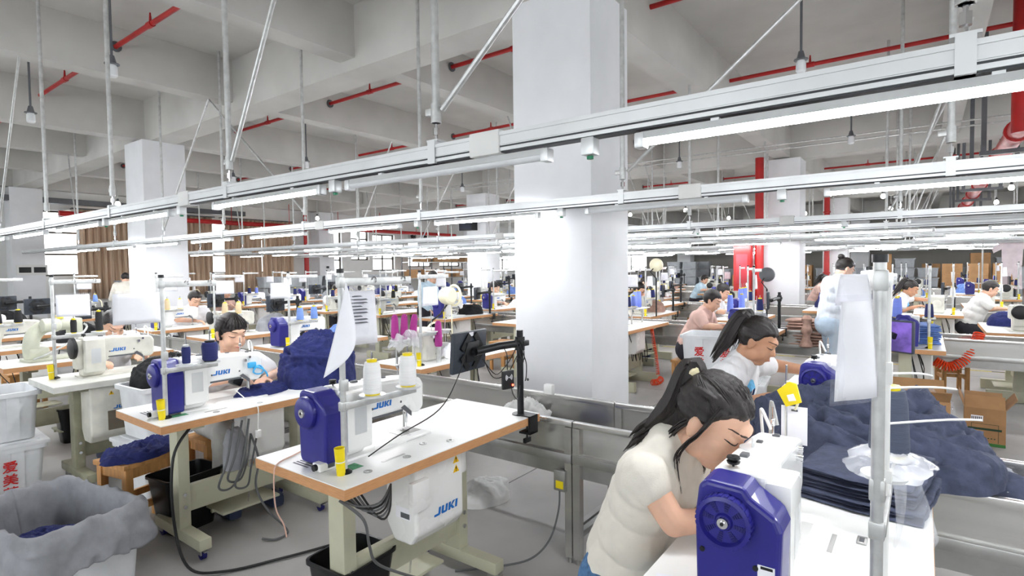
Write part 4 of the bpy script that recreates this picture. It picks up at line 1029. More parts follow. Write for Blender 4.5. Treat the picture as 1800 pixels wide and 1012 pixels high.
# ------------------------------------------------------------------ monitor arm
M_SCREENB = mat('tablet_back', (44,50,60), .5, var=.05, vs=4, bump=.2, bs=8, stretch=(0,0,20))
def monitor(label, loc, rz=0., post_h=.34, arm=(-.33,.1), mz=.27, yaw=0., far=False, clamp='-Y', screen=None, tilt=.0):
    """clamped post with a swing arm; arm=(dx,dy) to the tablet; tablet back faces local -Y before yaw"""
    t = thing('tablet_arm', label, 'tablet arm', loc, rz)
    MB().cyl((0,0,0),(0,0,post_h),.0175,n=14).build('post', M_BLACK2, t)
    MB().cyl((0,0,post_h),(0,0,post_h+.014),.017,n=14).build('post_cap', M_BLACK, t)
    MB().cyl((0,0,-.001),(0,0,.004),.045,n=20).build('base_disc', M_BLACK2, t)
    if clamp:
        MB().b2((-.036,-.084,-.085),(.036,-.073,.005)).b2((-.036,-.084,.0),(.036,.0,.006)).b2((-.036,-.084,-.09),(.036,-.015,-.08)).cyl((0,-.04,-.042),(0,-.04,-.125),.005,n=8).rbox((0,-.04,-.13),(.055,.016,.026),.004).build('table_clamp', M_BLACK, t, (0,0,0))
    v = Vector((arm[0], arm[1], 0)); L = v.length; u = v/L
    a = MB().tube([Vector((0,0,mz)), Vector((0,0,mz))+u*L*.5, Vector((0,0,mz-.012))+u*L], .02, 10)
    a.cyl((0,0,mz-.035),(0,0,mz+.035),.026,n=14).rbox((.02,-.02,mz),(.05,.02,.03),.005).cyl((0,0,mz-.1),(0,0,mz-.08),.02,n=12)
    a.build('swing_arm', M_BLACK, t)
    e = Vector((arm[0], arm[1], mz-.012))
    ms = bpy.data.objects.new('tablet', None); 
    tb = MB().rbox((0,.0,0),(.27,.024,.2),.01).build('tablet', M_SCREENB, t, e + Vector((0,.03,0)))
    tb.location = e + Vector((math.sin(-yaw)*-.045, math.cos(yaw)*.045, 0)); tb.rotation_euler = (tilt, 0, yaw)
    MB().rbox((0,-.02,0),(.1,.014,.1),.004).cyl((0,-.03,0),(0,-.05,0),.022,n=12).box((-.05,-.018,.05),(.03,.008,.09),(0,.7,0)).box((.05,-.018,.05),(.03,.008,.09),(0,-.7,0)).box((-.05,-.018,-.05),(.03,.008,.09),(0,-.7,0)).box((.05,-.018,-.05),(.03,.008,.09),(0,.7,0)).build('mount_bracket', M_BLACK, tb)
    MB().b2((-.125,.0122,-.09),(.125,.0135,.09)).build('screen', screen or mat('screen_off',(22,24,30),.15,var=0), tb)
    if not far: MB().b2((-.02,-.0135,.075),(.015,-.012,.095)).build('barcode_label', M_PAPER, tb)
    return t
def coil(label, path, r=.028, turns=22, tube_r=.0045, name='coiled_air_hose', m=None, k=14):
    pts = smoothpath(path, 20); n = turns*k; out = []
    for i in range(n+1):
        s_ = i/n*(len(pts)-1); j = min(int(s_), len(pts)-2); p = pts[j].lerp(pts[j+1], s_-j); tg = (pts[j+1]-pts[j]).normalized()
        a = tg.cross(Vector((.3,.9,.2))).normalized(); b = tg.cross(a); an = 2*math.pi*turns*i/n
        out.append(p + a*r*math.cos(an) + b*r*math.sin(an))
    return tag(MB().tube(out, tube_r, 5).build(name, m or M_ORANGE), label, 'hose')
# ================================================================== foreground
# ---- steel troughs, block 1
TX0, TX1 = 2.48, 2.97
TS = [(-4.55,-1.55),(-1.55,1.45),(1.45,4.45),(4.45,7.45),(7.45,10.45),(10.45,13.45)]
for k, (a, b) in enumerate(TS):
    trough('long stainless steel trough section, %s of the near line from the camera side' % ORD[k], TX0, TX1, a, b)
# ---- tables of the near row (facing the trough)
T0 = table_proto(label='white sewing table at the front with the woman in cream', loc=(1.18,-.03,0))
T1 = table_proto(label='empty white sewing table with wood edge in the middle foreground', loc=(1.197,1.63,0), L=1.235)
T2 = table_proto(label='white sewing table of the woman with fringe, navy garments on it', loc=(1.165,3.05,0))
M_TOPO = mat('old_laminate', (222,222,216), .4, var=.06, vs=5); M_EDGEO = mat('old_white_edge', (206,206,200), .5, var=.06)
M_LEGO = mat('old_cream_enamel', (150,148,126), .5, var=.12, vs=7)
T3 = table_proto(M_TOPO, M_EDGEO, M_LEGO, label='worn grey-white sewing table with old control box at left', loc=(1.15,4.69,0), casters=False)
T4 = table_proto(M_TOPO, None, M_LEGO, label='old sewing table carrying the cylinder-bed machine, left edge', loc=(1.15,5.98,0), casters=False, far=True)
cb = control_box(T1, .56, .17, ZT-.05, .3, .19, .36)
logo(.17, cb, (-.045,-.0965,-.262), (1,0,0), (0,0,1))
warn_tri(cb, (.1,-.096,-.045), .036); warn_tri(cb, (.1,-.096,-.088), .036)
MB().b2((-.151,-.06,-.25),(-.15,.03,-.2)).build('rating_label', M_PAPER, cb); MB().b2((-.1515,-.055,-.245),(-.151,.0,-.222)).build('rating_code', M_DGREY, cb)
MB().rbox((-.14,-.105,-.13),(.1,.03,.13),.01).build('terminal_cover', M_MACH, cb)
MB().rbox((.18,-.02,-.08),(.05,.1,.12),.012).rbox((.17,.05,-.02),(.03,.05,.06),.004).build('side_box', M_MACH, cb)
MB().b2((-.12,-.11,.0),(-.1,-.1,.03)).b2((.1,-.08,.0),(.12,-.06,.03)).build('hanging_bolts', M_STEEL2, cb)
cb3 = control_box(T3, .36, .14, ZT-.05, .3, .2, .4, old=True)
logo(.12, cb3, (-.01,-.1015,-.17), (1,0,0), (0,0,1)); warn_tri(cb3, (-.02,-.101,-.05), .03)
cb2 = control_box(T2, .62, .2, ZT-.05, .24, .16, .3); cb0 = control_box(T0, .62, .17, ZT-.05, .3, .18, .34)
# marks and fittings on the tabletops
for (t_, pts) in ((T1, [(.16,.07),(.36,.07),(.52,.14),(.62,.07)]), (T2, [(.3,.06),(.55,.06)])):
    for x, y in pts: MB().lathe([(.006,ZT),(.017,ZT),(.017,ZT+.0025),(.013,ZT+.003),(.008,ZT+.002),(.006,ZT)], (x,y,0), 16).build('grommet', M_STEEL2, t_)
for t_ in (T1, T2, T0):
    MB().b2((.26,.1,ZT),(.38,.112,ZT+.0012)).b2((.5,.22,ZT),(.62,.232,ZT+.0012)).build('bed_hinge_strip', M_STEEL2, t_)
    w = MB(); 
    for k in range(5): w.b2((.05+.016*k,.3,ZT),(.058+.016*k,.4,ZT+.0008))
    w.build('printed_ruler', mat('print_grey',(120,122,130),.7,var=.1), t_)
    MB().grid(lambda u, v: (.1+.09*u, .13+.06*v, ZT+.0008), 3, 3).build('green_sticker', M_GREENS, t_)
# ---- switch boxes on tabletops
for k, (x, y, lb) in enumerate(((1.27,1.86,'white switch box beside the blue motor cover of the empty machine'), (1.235,3.28,'white switch box beside the blue machine of the woman with fringe'))):
    t = thing('switch_box', lb, 'switch box', (x, y, ZT))
    MB().rbox((.03,0,.017),(.12,.05,.032),.006).build('case', M_MACH, t); MB().cyl((-.03,0,.018),(-.042,0,.018),.013,n=12).build('knob', M_BLACK, t); MB().rbox((.02,-.026,.018),(.03,.004,.016),.002).build('rocker', M_DGREY, t)
    MB().prism([(-.02,.03),(.02,.03),(.03,.11),(.012,.14),(-.004,.09)], -.014, .014, 'Y').build('motor_bracket', M_BLACK, t, (.11,.04,0))
# ---- machines
M1 = machine('white lockstitch machine with blue motor cover on the empty middle table', (1.60,1.94,ZT))
M2 = machine('white and blue lockstitch machine with sky blue finger guard', (1.585,3.32,ZT), guard=M_LTBLUE)
M0 = machine('large white and blue machine with slotted handwheel in the right foreground', (1.57,.34,ZT), vent=True, logo_on=False)
MR = machine('white and blue machine with slotted handwheel used by the woman in printed tee', (3.31,.415,ZT), vent=True, logo_on=False)
for c in (M0,):   # warning plate on the cover end
    pl = MB().b2((-.3362,-.098,.02),(-.3352,-.064,.14)).build('rating_plate', M_PAPER, c)
    MB().b2((-.3366,-.094,.132),(-.3362,-.07,.138)).build('plate_bar', M_BLACK, pl)
    mb = MB()
    for k in range(9): mb.b2((-.3366,-.094,.028+.008*k),(-.3362,-.068,.0302+.008*k))
    mb.build('plate_lines', mat('print_grey',(120,122,130),.7,var=.1), pl)
    MB().prism([(-.093,.107),(-.083,.107),(-.088,.117)], -.3367, -.3362, 'X').build('plate_triangle', M_WARN, pl)
    for y, z in ((.052,.14),(-.06,.13)): MB().lathe([(0,-.003),(.006,-.003),(.006,0)], (-.335,y,z), 10, 'X').build('cover_screw', M_BLACK, c)
M3 = machine('old greyed lockstitch machine at the worn left table', (1.62,4.98,ZT), body=M_MACHO)
old_machine('old pale green cylinder-bed machine at the left edge', (1.52,6.28,ZT), R(8))
# ---- thread stands
S1, p1 = stand('grey thread stand pole on the empty middle table', (1.30,1.765,ZT), 0, .76, .274, (.14,.33), .345)
S2, p2 = stand('grey thread stand pole on the table of the woman with fringe', (1.25,3.205,ZT), 0, .74, .27, (.11,.235), .27)
S3, p3 = stand('grey thread stand pole on the worn left table', (1.265,5.1,ZT), 0, .74, .32, (.12,.28), .29, bar_rz=0)
S0, p0 = stand('grey thread stand pole rising in front at the right edge', (1.31,.07,ZT), 0, .775, .262, (.30,.47), .2, bar_rz=R(12))
cone(M_SPOOLW, .13, .037, .027, 'white thread cone nearer the pole of the empty machine', p1[0]); cone(M_SPOOLW, .13, .038, .028, 'white thread cone above the needle end of the empty machine', p1[1])
cone(M_SPOOLN, .095, .021, .018, 'slim navy thread spool beside the pole of the fringed woman', p2[0], base=M_RAIL); cone(M_SPOOLN, .105, .04, .035, 'fat navy thread spool in front of the fringed woman', p2[1], base=M_BLACK)
cone(M_SPOOLK, .1, .02, .016, 'black thread spool nearer the pole at the worn left table', p3[0]); cone(M_SPOOLK, .15, .026, .018, 'tall black and yellow thread cone at the worn left table', p3[1])
cone(M_SPOOLS, .175, .047, .033, 'large slate blue thread cone in the right foreground', p0[1])
# back guide post of the front stand (second thinner pole with clamp and side threads)
t = thing('thread_guide_post', 'thin white guide post standing just behind the front right pole', 'guide post', (1.48,.064,ZT))
MB().cyl((0,0,0),(0,0,.75),.008,n=10).build('pole', M_WHITE, t); MB().rbox((0,0,.53),(.022,.022,.05),.004).rbox((0,0,.3),(.026,.026,.03),.006).build('clamp', M_WHITE, t)
MB().rbox((.06,0,.735),(.16,.012,.03),.003).cyl((.135,-.012,.735),(.135,.012,.735),.013,n=12).build('guide_arm', M_RAIL, t)
for k, (z, dy) in enumerate(((.52,-.1),(.62,-.05),(.66,.0))):
    tag(MB().tube(bez((1.485,.06,ZT+z*.8),(1.6,.02+dy*.3,ZT+z*.78),(1.7,.0+dy*.5,ZT+z*.76),(1.82,-.02+dy,ZT+z*.72)), .0028, 6).build('plastic_tie', M_WCABLE), 'white plastic strip sticking out from the guide post, %s from the bottom' % ORD[k], 'cable tie')
# ---- document sleeves
sleeve('clear sleeve with white sheet on the pole of the fringed woman', (1.245,3.198,1.452), R(180), .23, .175, curl=.006)
sleeve('clear sleeve with white sheet on the pole at the worn left table', (1.275,5.09,1.395), 0, .225, .18, curl=.008)
sleeve('large clear sleeve hanging from the front right pole', (1.302,.078,1.49), R(157), .128, .21, curl=.012)
sleeve('small clear sleeve at the top of the front right pole', (1.302,.085,1.54), R(150), .1, .08, curl=.01)
sleeve('clear sleeve with printed table sheet on the empty machine pole', (1.32,1.765,1.475), R(5), .165, .23, curl=.012, text=True)
def curlP(u, v): 
    return (-.12*u*(v**.9)+.02*(1-v)+.05*u*(1-v)*0, -.012-.05*math.sin(v*2.2)*u-.02*u, -.33*v*(1-.12*u)+.035*u*(1-v))
sh = MB().grid(lambda u, v: (-.105*v**1.1 + .16*u*v*(1-.25*v) - .005, -.02-.06*math.sin(u*2.6)*v, -.34*v + .13*u*v**2), 14, 16).build('paper_sheet', M_PAPER, None, (1.30,1.745,1.5))
sm_ = sh.modifiers.new('t', 'SOLIDIFY'); sm_.thickness = .0015; tag(sh, 'large curled white sheet hanging off the empty machine pole', 'paper')
# ---- yellow holders
needle_tube('yellow plastic holder tied to the empty machine pole', (1.278,1.757,ZT)); needle_tube('yellow plastic holder tied to the fringed woman pole', (1.228,3.195,ZT)); needle_tube('yellow plastic holder tied to the worn left table pole', (1.24,5.09,ZT))
# ---- tablet arm on the middle table with card reader
monitor('black clamp arm with tablet on the empty middle table', (2.36,1.70,ZT), 0, .43, (-.29,.06), .375, R(4), tilt=R(4))
t = thing('card_reader', 'small black card reader with red light hanging from the arm', 'card reader', (2.235,1.688,.935))
MB().rbox((0,0,.045),(.075,.016,.095),.006).build('case', M_BLACK, t, (0,0,0), (0,0,R(-12)))
mb = MB()
for s_ in (-1, 1):
    for k, r_ in enumerate((.009,.015,.021)):
        mb.tube([(s_*(.001+r_*math.cos(a)), -.0105-s_*.21*(r_*math.cos(a))*-.99*0-(0.0), .058+r_*math.sin(a)) for a in [R(-42+14*q) for q in range(7)]], .0013, 5)
mb.cyl((0,-.01,.058),(0,-.0115,.058),.003,n=8).build('wireless_mark', M_PAPER, t, (0,0,0), (0,0,R(-12)))
MB().cyl((.026,-.008,.016),(.026,-.0105,.016),.0055,n=10).build('indicator', emis('red_led',(255,60,40),6.), t, (0,0,0), (0,0,R(-12)))
for k, pts in enumerate(([(2.235,1.69,1.03),(2.238,1.692,1.1),(2.24,1.715,1.14)], [(2.255,1.68,.94),(2.262,1.675,.9),(2.30,1.672,.87),(2.345,1.69,.93)], [(2.1,1.74,1.1),(2.15,1.70,1.02),(2.22,1.69,1.05),(2.3,1.7,1.1),(2.33,1.7,1.14)], [(2.12,1.75,1.1),(2.16,1.72,1.0),(2.25,1.70,1.01),(2.32,1.69,1.09)], [(2.3,1.68,1.17),(2.31,1.665,1.1),(2.34,1.66,1.07),(2.35,1.67,1.13),(2.33,1.68,1.17)], [(2.34,1.68,1.13),(2.375,1.672,1.05),(2.38,1.675,.98),(2.377,1.68,.95)])):
    cable('cable', pts, .0028, M_CABLEB, ['black lead running up from the card reader','thin lead looping under the card reader','black lead drooping below the tablet arm','second black lead drooping below the tablet arm','black loop bound to the arm post top','thin lead running down the arm post'][k], n=5, k=5)
cable('cable', [(2.02,1.76,1.19),(1.9,1.72,1.05),(1.75,1.70,.93),(1.55,1.74,.86),(1.44,1.8,.79)], .0026, M_CABLEB, 'long thin black lead from the tablet across the empty machine', n=5)
# ---- person 1: woman in cream
pw = (1.65,.76,0)
W1, D1, F1, hk1, body1 = person('woman in cream knit top and jeans bent over the front machine', pw, 0,
    dict(pel=(.0,-.005,.54), chest=(-.01,-.09,.85), neck=(-.02,-.155,1.01), head=(-.03,-.272,1.10), shR=(-.165,-.125,.95), shL=(.15,-.15,.955), elR=(-.18,-.215,.842), elL=(.29,-.26,.85), wrR=(-.01,-.35,.83), wrL=(.165,-.315,.915)),
    top=M_CREAMT, bottom=M_JEANS, style='pony', vox=.0052, sleeve=.2, look=(-.05,-.85,-.52), tie=mat('scrunchie_cream',(238,228,188),.7,bump=.4,bs=200), hk=1.1, round_=1., up=(.0,0,1), fat=1.0, seed=1.1,
    tail_pts=[(-.03,-.17,1.14),(-.025,-.12,1.08),(-.02,-.065,1.02),(-.02,-.005,.95)], tail_r=.03, nst=34, wl=(-.45,-.3,.55))
def hair_locks(t, F, c, k, specs, m, seed=3, name='loose_hair', r=.0036):
    rnd = random.Random(seed); mb = MB()
    for (pts, n_, sp) in specs:
        for q in range(n_):
            o = Vector([rnd.uniform(-1,1)*sp for _ in range(3)]); e = Vector([rnd.uniform(-1,1)*sp*1.6 for _ in range(3)])
            P_ = [c + F @ (Vector(p)*k) + F @ (o.lerp(e, i/(len(pts)-1))) for i, p in enumerate(pts)]
            ps = smoothpath(P_, 5); mb.tube(ps, 0, 5, [r*(1-.8*(i/(len(ps)-1))**2) for i in range(len(ps))])
    return mb.build(name, m, t)
def world_locks(t, specs, m, seed=3, name='loose_hair', r=.003):
    rnd = random.Random(seed); mb = MB()
    for (pts, n_, sp) in specs:
        for q in range(n_):
            o = Vector([rnd.uniform(-1,1)*sp for _ in range(3)]); e = Vector([rnd.uniform(-1,1)*sp*1.7 for _ in range(3)])
            ps = smoothpath([Vector(p) + o.lerp(e, i/(len(pts)-1)) for i, p in enumerate(pts)], 5); mb.tube(ps, 0, 5, [r*(1-.8*(i/(len(ps)-1))**2) for i in range(len(ps))])
    return mb.build(name, m, t)
h1 = lambda p_: tuple(D1['head'] + F1 @ (Vector(p_)*hk1))
def dn(p, *o): return tuple(Vector(p) + Vector(o))
world_locks(W1, [([h1((-s*.072,.012,.07)), h1((-s*.084,.01,.02)), h1((-s*.088,.006,-.02)), h1((-s*.086,-.004,-.06)), dn(h1((-s*.08,-.012,-.1)),0,0,-.02), dn(h1((-s*.074,-.012,-.1)),0,-.008,-.11)], 14, .007) for s in (1, -1)] +
    [([h1((-s*.062,-.03,.0)), h1((-s*.056,-.05,-.05)), h1((-s*.045,-.058,-.1)), dn(h1((-s*.04,-.066,-.12)),0,.02,-.03)], 18, .01) for s in (1,-1)] + [([h1((.0,-.1,.05)), h1((-.01,-.1,-.02)), h1((-.01,-.095,-.07)), dn(h1((-.01,-.1,-.09)),0,.03,-.03)], 26, .022)], M_HAIR, r=.0021)
# combed strands on the cap towards the tie
rnd = random.Random(11); mb = MB()
for q in range(170):
    a = rnd.uniform(-1.45, 1.45); tt = rnd.uniform(.0, .4)
    p0_ = Vector((.08*math.sin(a), .062*math.cos(a)-.01, .082*math.cos(a)**.8+.034 if abs(a) < .9 else .045)); pe = Vector((rnd.uniform(-.012,.012), -.1, .085+rnd.uniform(-.01,.012)))
    ps = []
    for i in range(9):
        t_ = tt + (1-tt)*i/8; p = p0_.lerp(pe, t_); d_ = (p - Vector((0,-.013,.034)))
        s_ = 1/math.sqrt((d_.x/.0828)**2 + (d_.y/.1008)**2 + (d_.z/.0968)**2) if t_ < .93 else 1
        ps.append(D1['head'] + F1 @ ((Vector((0,-.013,.034)) + d_*s_)*hk1))
    mb.tube(ps, 0, 4, [.0005] + [.0012]*7 + [.0007])
mb.build('combed_strands', M_HAIR, W1)
mb = MB(); tail(mb, [h1((-.035,-.085,.03)), h1((-.04,-.085,-.04)), dn(h1((-.035,-.085,-.09)),0,.02,0), (-.04,-.075,1.035), (-.035,-.025,.985)], .03, 34, 77); tail(mb, [h1((-.058,-.05,.03)), h1((-.074,-.052,-.03)), h1((-.075,-.035,-.085)), dn(h1((-.075,-.02,-.1)),0,0,-.04), dn(h1((-.07,-.01,-.1)),.0,-.015,-.11)], .02, 34, 78); mb.build('nape_hair', M_HAIR, W1)
stool('wooden stool under the woman in cream', (1.66,.82,0), 0, .43)
# ---- person 2: woman in printed tee
W2, D2, F2, hk2, b2_ = person('woman in white printed tee with yellow hair tie at right', (3.3,.98,0), 0,
    dict(chest=(-.02,-.09,.84), neck=(-.03,-.16,1.0), head=(-.045,-.245,1.125), shR=(-.19,-.12,.945), shL=(.14,-.14,.955), elR=(-.25,-.155,.79), elL=(.3,-.28,.94), wrR=(-.13,-.33,.845), wrL=(.28,-.47,.93)),
    top=M_WHITET, bottom=M_GREYPANT, skin=M_SKIN2, style='pony', vox=.0068, sleeve=.66, look=(.06,-.86,-.42), tie=M_YEL, hk=1.06, seed=2.2, fat=1.06,
    tail_pts=[(-.05,-.1,1.14),(-.06,-.05,1.07),(-.07,-.01,1.0)], tail_r=.036, nst=30)
h2 = lambda p_: tuple(D2['head'] + F2 @ (Vector(p_)*hk2))
world_locks(W2, [([h2((-.07,-.02,.02)), h2((-.066,-.04,-.04)), h2((-.06,-.05,-.09)), h2((-.055,-.055,-.14))], 18, .01), ([h2((.0,-.1,.05)), h2((-.02,-.1,-.03)), h2((-.03,-.1,-.1))], 24, .025)], M_HAIR, 5)
MB().lathe([(.012,-.012),(.024,-.01),(.027,0),(.024,.01),(.012,.012)], (0,0,0), 14).build('hair_tie', M_YEL, W2, D2['head'] + F2 @ Vector((0,-.125,.07)), (F2 @ Vector((0,-1,.2))).to_track_quat('Z','Y').to_euler())
# printed motif on the chest (blue oval with letters)
sh = [c for c in W2.children if c.name.startswith('shirt')][0]; bvs = BVHTree.FromPolygons([v.co for v in sh.data.vertices], [p.vertices for p in sh.data.polygons])
def on_shirt(x, z, lift=.002):
    h = bvs.ray_cast(Vector((x, -.9, z)), Vector((0,1,0)), 2.); return (h[0] + Vector((0,-lift,0))) if h[0] else Vector((x,-.25,z))
MB().grid(lambda u, v: on_shirt(-.075+.075*math.sqrt(u)*math.cos(6.283*v)*.8, .84+.075*math.sqrt(u)*math.sin(6.283*v)), 5, 20).build('print_oval', mat('print_sky',(110,190,236),.7,var=.15,vs=40), sh)
mb = MB()
for dx, p_ in ((-.1, [(0,-.025),(0,.025),(.02,-.025),(.02,.025)]), (-.07, [(0,.03),(.012,-.02),(.024,.03),(.03,-.02)])):
    mb.tube([on_shirt(dx+a, .83+b, .004) for a, b in p_], .0035, 5)
mb.build('print_letters', mat('print_navy',(40,50,90),.7), sh); MB().grid(lambda u, v: on_shirt(-.13+.04*u, .755+.03*v, .003), 3, 3).build('print_patch', mat('print_lime',(220,224,120),.7), sh)
stool('wooden stool under the woman in printed tee', (3.3,1.02,0), 0, .43)
table_proto(label='white sewing table beyond the trough of the woman in printed tee', loc=(2.99,.13,0))
# ---- person 3: woman with fringe
W3, D3, F3, hk3, b3_ = person('woman with black fringe in white tee facing the camera', (1.87,3.9,0), R(-4),
    dict(chest=(0,-.1,.82), neck=(-.005,-.17,.965), head=(-.02,-.245,1.135), shR=(-.175,-.14,.93), shL=(.175,-.14,.92), elR=(-.255,-.19,.83), elL=(.29,-.22,.82), wrR=(-.085,-.375,.86), wrL=(.12,-.4,.83)),
    top=M_WHITET, bottom=M_GREYPANT, style='back', bangs=True, vox=.0062, sleeve=.6, look=(.14,-.96,-.2), hk=1.05, seed=3.3)
def arcp(a, z, o=.003): 
    k = math.sqrt(max(.05, 1-((z-.034)/.098)**2)); return ((.082+o)*math.sin(a)*k, (.1+o)*math.cos(a)*k-.013, z)
hair_locks(W3, F3, D3['head'], hk3, [([arcp(a*.7,.122), arcp(a*.9,.1), arcp(a,.075,.004), arcp(a*1.03,.05,.003)], 20, .004) for a in (-.95,-.7,-.45,-.2,.05,.3,.55,.8,1.0)] + [([arcp(s*1.2,.09), arcp(s*1.3,.04), arcp(s*1.35,-.01,.004), arcp(s*1.35,-.055,.0)], 18, .005) for s in (-1,1)], M_HAIR, 8, r=.0019)
stool('wooden stool beneath the woman with fringe', (1.87,3.93,0), R(4), .43)
t = thing('pin_cushion', 'black wrist cushion with pins held beside the sky blue guard', 'pin cushion', (1.745,3.44,.835)); MB().rbox((0,0,.03),(.07,.05,.06),.012, (0,.5,.2)).build('pad', M_BLACK, t); MB().cyl((.02,-.03,.05),(.03,-.04,.075),.003,n=5).cyl((-.01,-.03,.06),(-.01,-.035,.085),.003,n=5).build('pins', M_CHROME, t)
# ---- garments on table 2
heap('navy_garment_heap', 'tall rumpled heap of navy garments on the fringed woman table', (2.27,3.34,ZT), .25, .235, .31, M_NAVY, 3, 130, .04, 11., 2.6, sides=.6)
heap('navy_garment', 'flat navy garment being sewn under the sky blue guard', (1.86,3.36,ZT), .2, .11, .05, M_NAVY, 5, 64, .016, 14., 2., R(12), sides=.8)
# ---- stool with navy garment, bins
stool('wooden stool by the left table with navy garment laid on it', (1.34,3.80,0), R(12), .45, .38)
g = heap('navy_garment', 'folded navy garment lying on the wooden stool', (1.34,3.79,.45), .235, .155, .04, M_NAVY, 9, 90, .034, 13., 4., R(14), sides=.6)
waste_bin('black waste bin under the fringed woman table', (1.5,3.60,0), R(8), .34, .26, .34); waste_bin('black waste bin under the empty middle table', (1.5,2.0,0), R(4), .3, .26, .31)
# ---- crates on the left
crate('upper white plastic crate of the stack at the left edge', (.87,5.32,.375), R(-3), .62, .46, .34)
crate('lower white lidded crate with red characters at the left edge', (.87,5.32,0), R(-3), .66, .5, .335, lid=True, text=(.13,), size=.085)
fc = crate('white crate lined with grey cloth in the left foreground', (.80,3.40,0), R(101), .72, .46, .36, text=(.27,), size=.07)
def linP(u, v):
    a = 2*math.pi*u; ca, sa = math.cos(a), math.sin(a); p = 9.; r_ = (abs(ca)**p + abs(sa)**p)**(-1/p)
    L_, W_ = .385, .256
    nz_ = fbm((ca*1.6+5, sa*1.6, v*1.2), 3); w = (1-abs(math.sin(5*ca+3*sa+v*3.5+nz_*5)))-.3; w2 = fbm((ca*5+1, sa*5, v*4), 2)
    if v < .42:    # outer drape
        t_ = v/.42; k = 1.03+.05*w; zb = .235+.06*fbm((ca*1.7, sa*1.7, 2)); z = zb+(.395-zb)*t_; o = .028*(1-t_)
    elif v < .58:
        t_ = (v-.42)/.16; k = 1.03+.05*w-(.165+.05*w)*t_; z = .395+.035*math.sin(t_*math.pi)+.018*w; o = 0
    else:
        t_ = (v-.58)/.42; k = .865-.16*t_+.05*w*t_; z = .395-.24*t_+.03*w2; o = 0
    return (L_*k*ca*r_+o*ca, W_*k*sa*r_+o*sa, z)
lin = MB().grid(linP, 120, 40).build('cloth_liner', M_GREYCLOTH, None, (.80,3.40,0), (0,0,R(101)), sharp=180); sm_ = lin.modifiers.new('t','SOLIDIFY'); sm_.thickness = .004
tag(lin, 'grey cloth liner draped over the left foreground crate', 'cloth liner')
heap('navy_garment', 'navy garments lying inside the cloth-lined crate', (.80,3.42,.15), .2, .26, .12, M_NAVY, 12, 80, .03, 9., 2.4)
crate('upper white crate behind the fringed woman, black garments on it', (1.74,4.42,.395), R(4), .5, .4, .36); crate('lower white lidded crate behind the fringed woman', (1.74,4.42,0), R(4), .54, .44, .35, lid=True)
heap('black_garment_heap', 'black garments heaped on the white crate and worn table', (1.78,4.46,.735), .27, .22, .17, M_BLKCLOTH, 21, 90, .035, 8., 2.4)
# ---- worker behind the worn left table (face hidden by the sleeve)
person('worker in white tee hidden behind the sleeve at left', (1.78,5.78,0), 0, dict(elR=(-.22,-.2,.8), wrR=(-.16,-.44,.815), head=(-.0,-.25,1.1)), top=M_WHITET, vox=.009, style='short', look=(0,-.8,-.6), seed=4.4, sleeve=.5)
stool('wooden stool under the worker behind the worn left table', (1.78,5.82,0), 0, .43)
# ---- cables in the foreground
cable('power_cable', [(1.33,3.12,.72),(1.22,3.06,.6),(1.2,3.03,.3),(1.24,2.98,.05),(1.36,2.86,.012),(1.6,2.74,.012),(1.8,2.66,.012),(1.98,2.6,.012)], .0075, M_CABLEB, 'thick black cable from the left table across the floor', k=8)
cable('power_cable', [(1.24,1.72,.70),(1.3,1.66,.62),(1.34,1.68,.5),(1.42,1.74,.38),(1.52,1.72,.3),(1.68,1.66,.2)], .006, M_CABLE, 'grey cable hanging below the empty middle table', k=7)
for k in range(6):
    cable('cable', [(1.25+.02*k,1.8,.73),(1.3+.015*k,1.72-.01*k,.66-.012*k),(1.4+.01*k,1.69,.64-.01*k),(1.52,1.76,.66)], .0045, M_CABLEB if k % 2 else M_CABLE, 'bunched lead under the empty middle table, %s of the bundle' % ORD[k], n=5, k=5, group='cable bundle under the middle table')
cable('power_cable', [(2.452,1.52,.385),(2.445,1.525,.27),(2.41,1.56,.12),(2.34,1.63,.03),(2.22,1.74,.009),(2.05,1.9,.009)], .0055, M_CABLE, 'grey cable hanging from the yellow-labelled socket to the floor', k=8)
t = thing('socket_box', 'small steel socket with yellow label under the trough', 'socket', (2.462,1.52,.43)); MB().rbox((0,0,.0),(.03,.07,.11),.005).build('case', M_STEEL2, t); MB().b2((-.017,-.025,-.04),(-.0155,.02,-.0)).build('yellow_label', M_YEL, t)
cable('tape', [(1.4,2.14,ZT+.004),(1.3,2.1,ZT+.004),(1.2,2.06,ZT+.003),(1.178,2.05,.74),(1.17,2.03,.62),(1.19,2.01,.55),(1.195,2.0,.5)], .0035, mat('pink_tape',(216,178,160),.7), 'pale pink tape hanging off the empty table corner', 'tape', n=4)
for k, (dx, dz) in enumerate(((0,0),(.05,.03),(.09,-.02))):
    cable('cable', [(1.55+dx,3.1,.7),(1.5+dx,3.08,.5+dz),(1.46+dx,3.1,.36+dz),(1.54+dx,3.12,.33+dz),(1.6+dx*.5,3.1,.44+dz),(1.62+dx,3.14,.6)], .006, M_CABLE, 'looped grey cable under the fringed woman table, %s loop' % ORD[k], k=8)
cable('power_cable', [(1.66,3.12,.6),(1.69,3.1,.45),(1.67,3.1,.3),(1.72,3.08,.15),(1.8,3.04,.03),(1.78,2.97,.012),(1.7,2.96,.012),(1.66,3.03,.012)], .006, M_CABLE, 'grey cable falling to the floor under the fringed woman table', k=8)
heap('cable_sock', 'grey cloth bag hanging under the fringed woman table', (1.58,3.16,.42), .06, .045, .23, M_GREYCLOTH, 31, 40, .012, 16., 4.)
cable('cable', [(1.63,3.22,.85),(1.66,3.1,ZT+.006),(1.66,3.035,.77),(1.655,3.03,.66),(1.655,3.03,.64)], .003, M_WCABLE, 'white lead with plug hanging over the table edge', n=5)
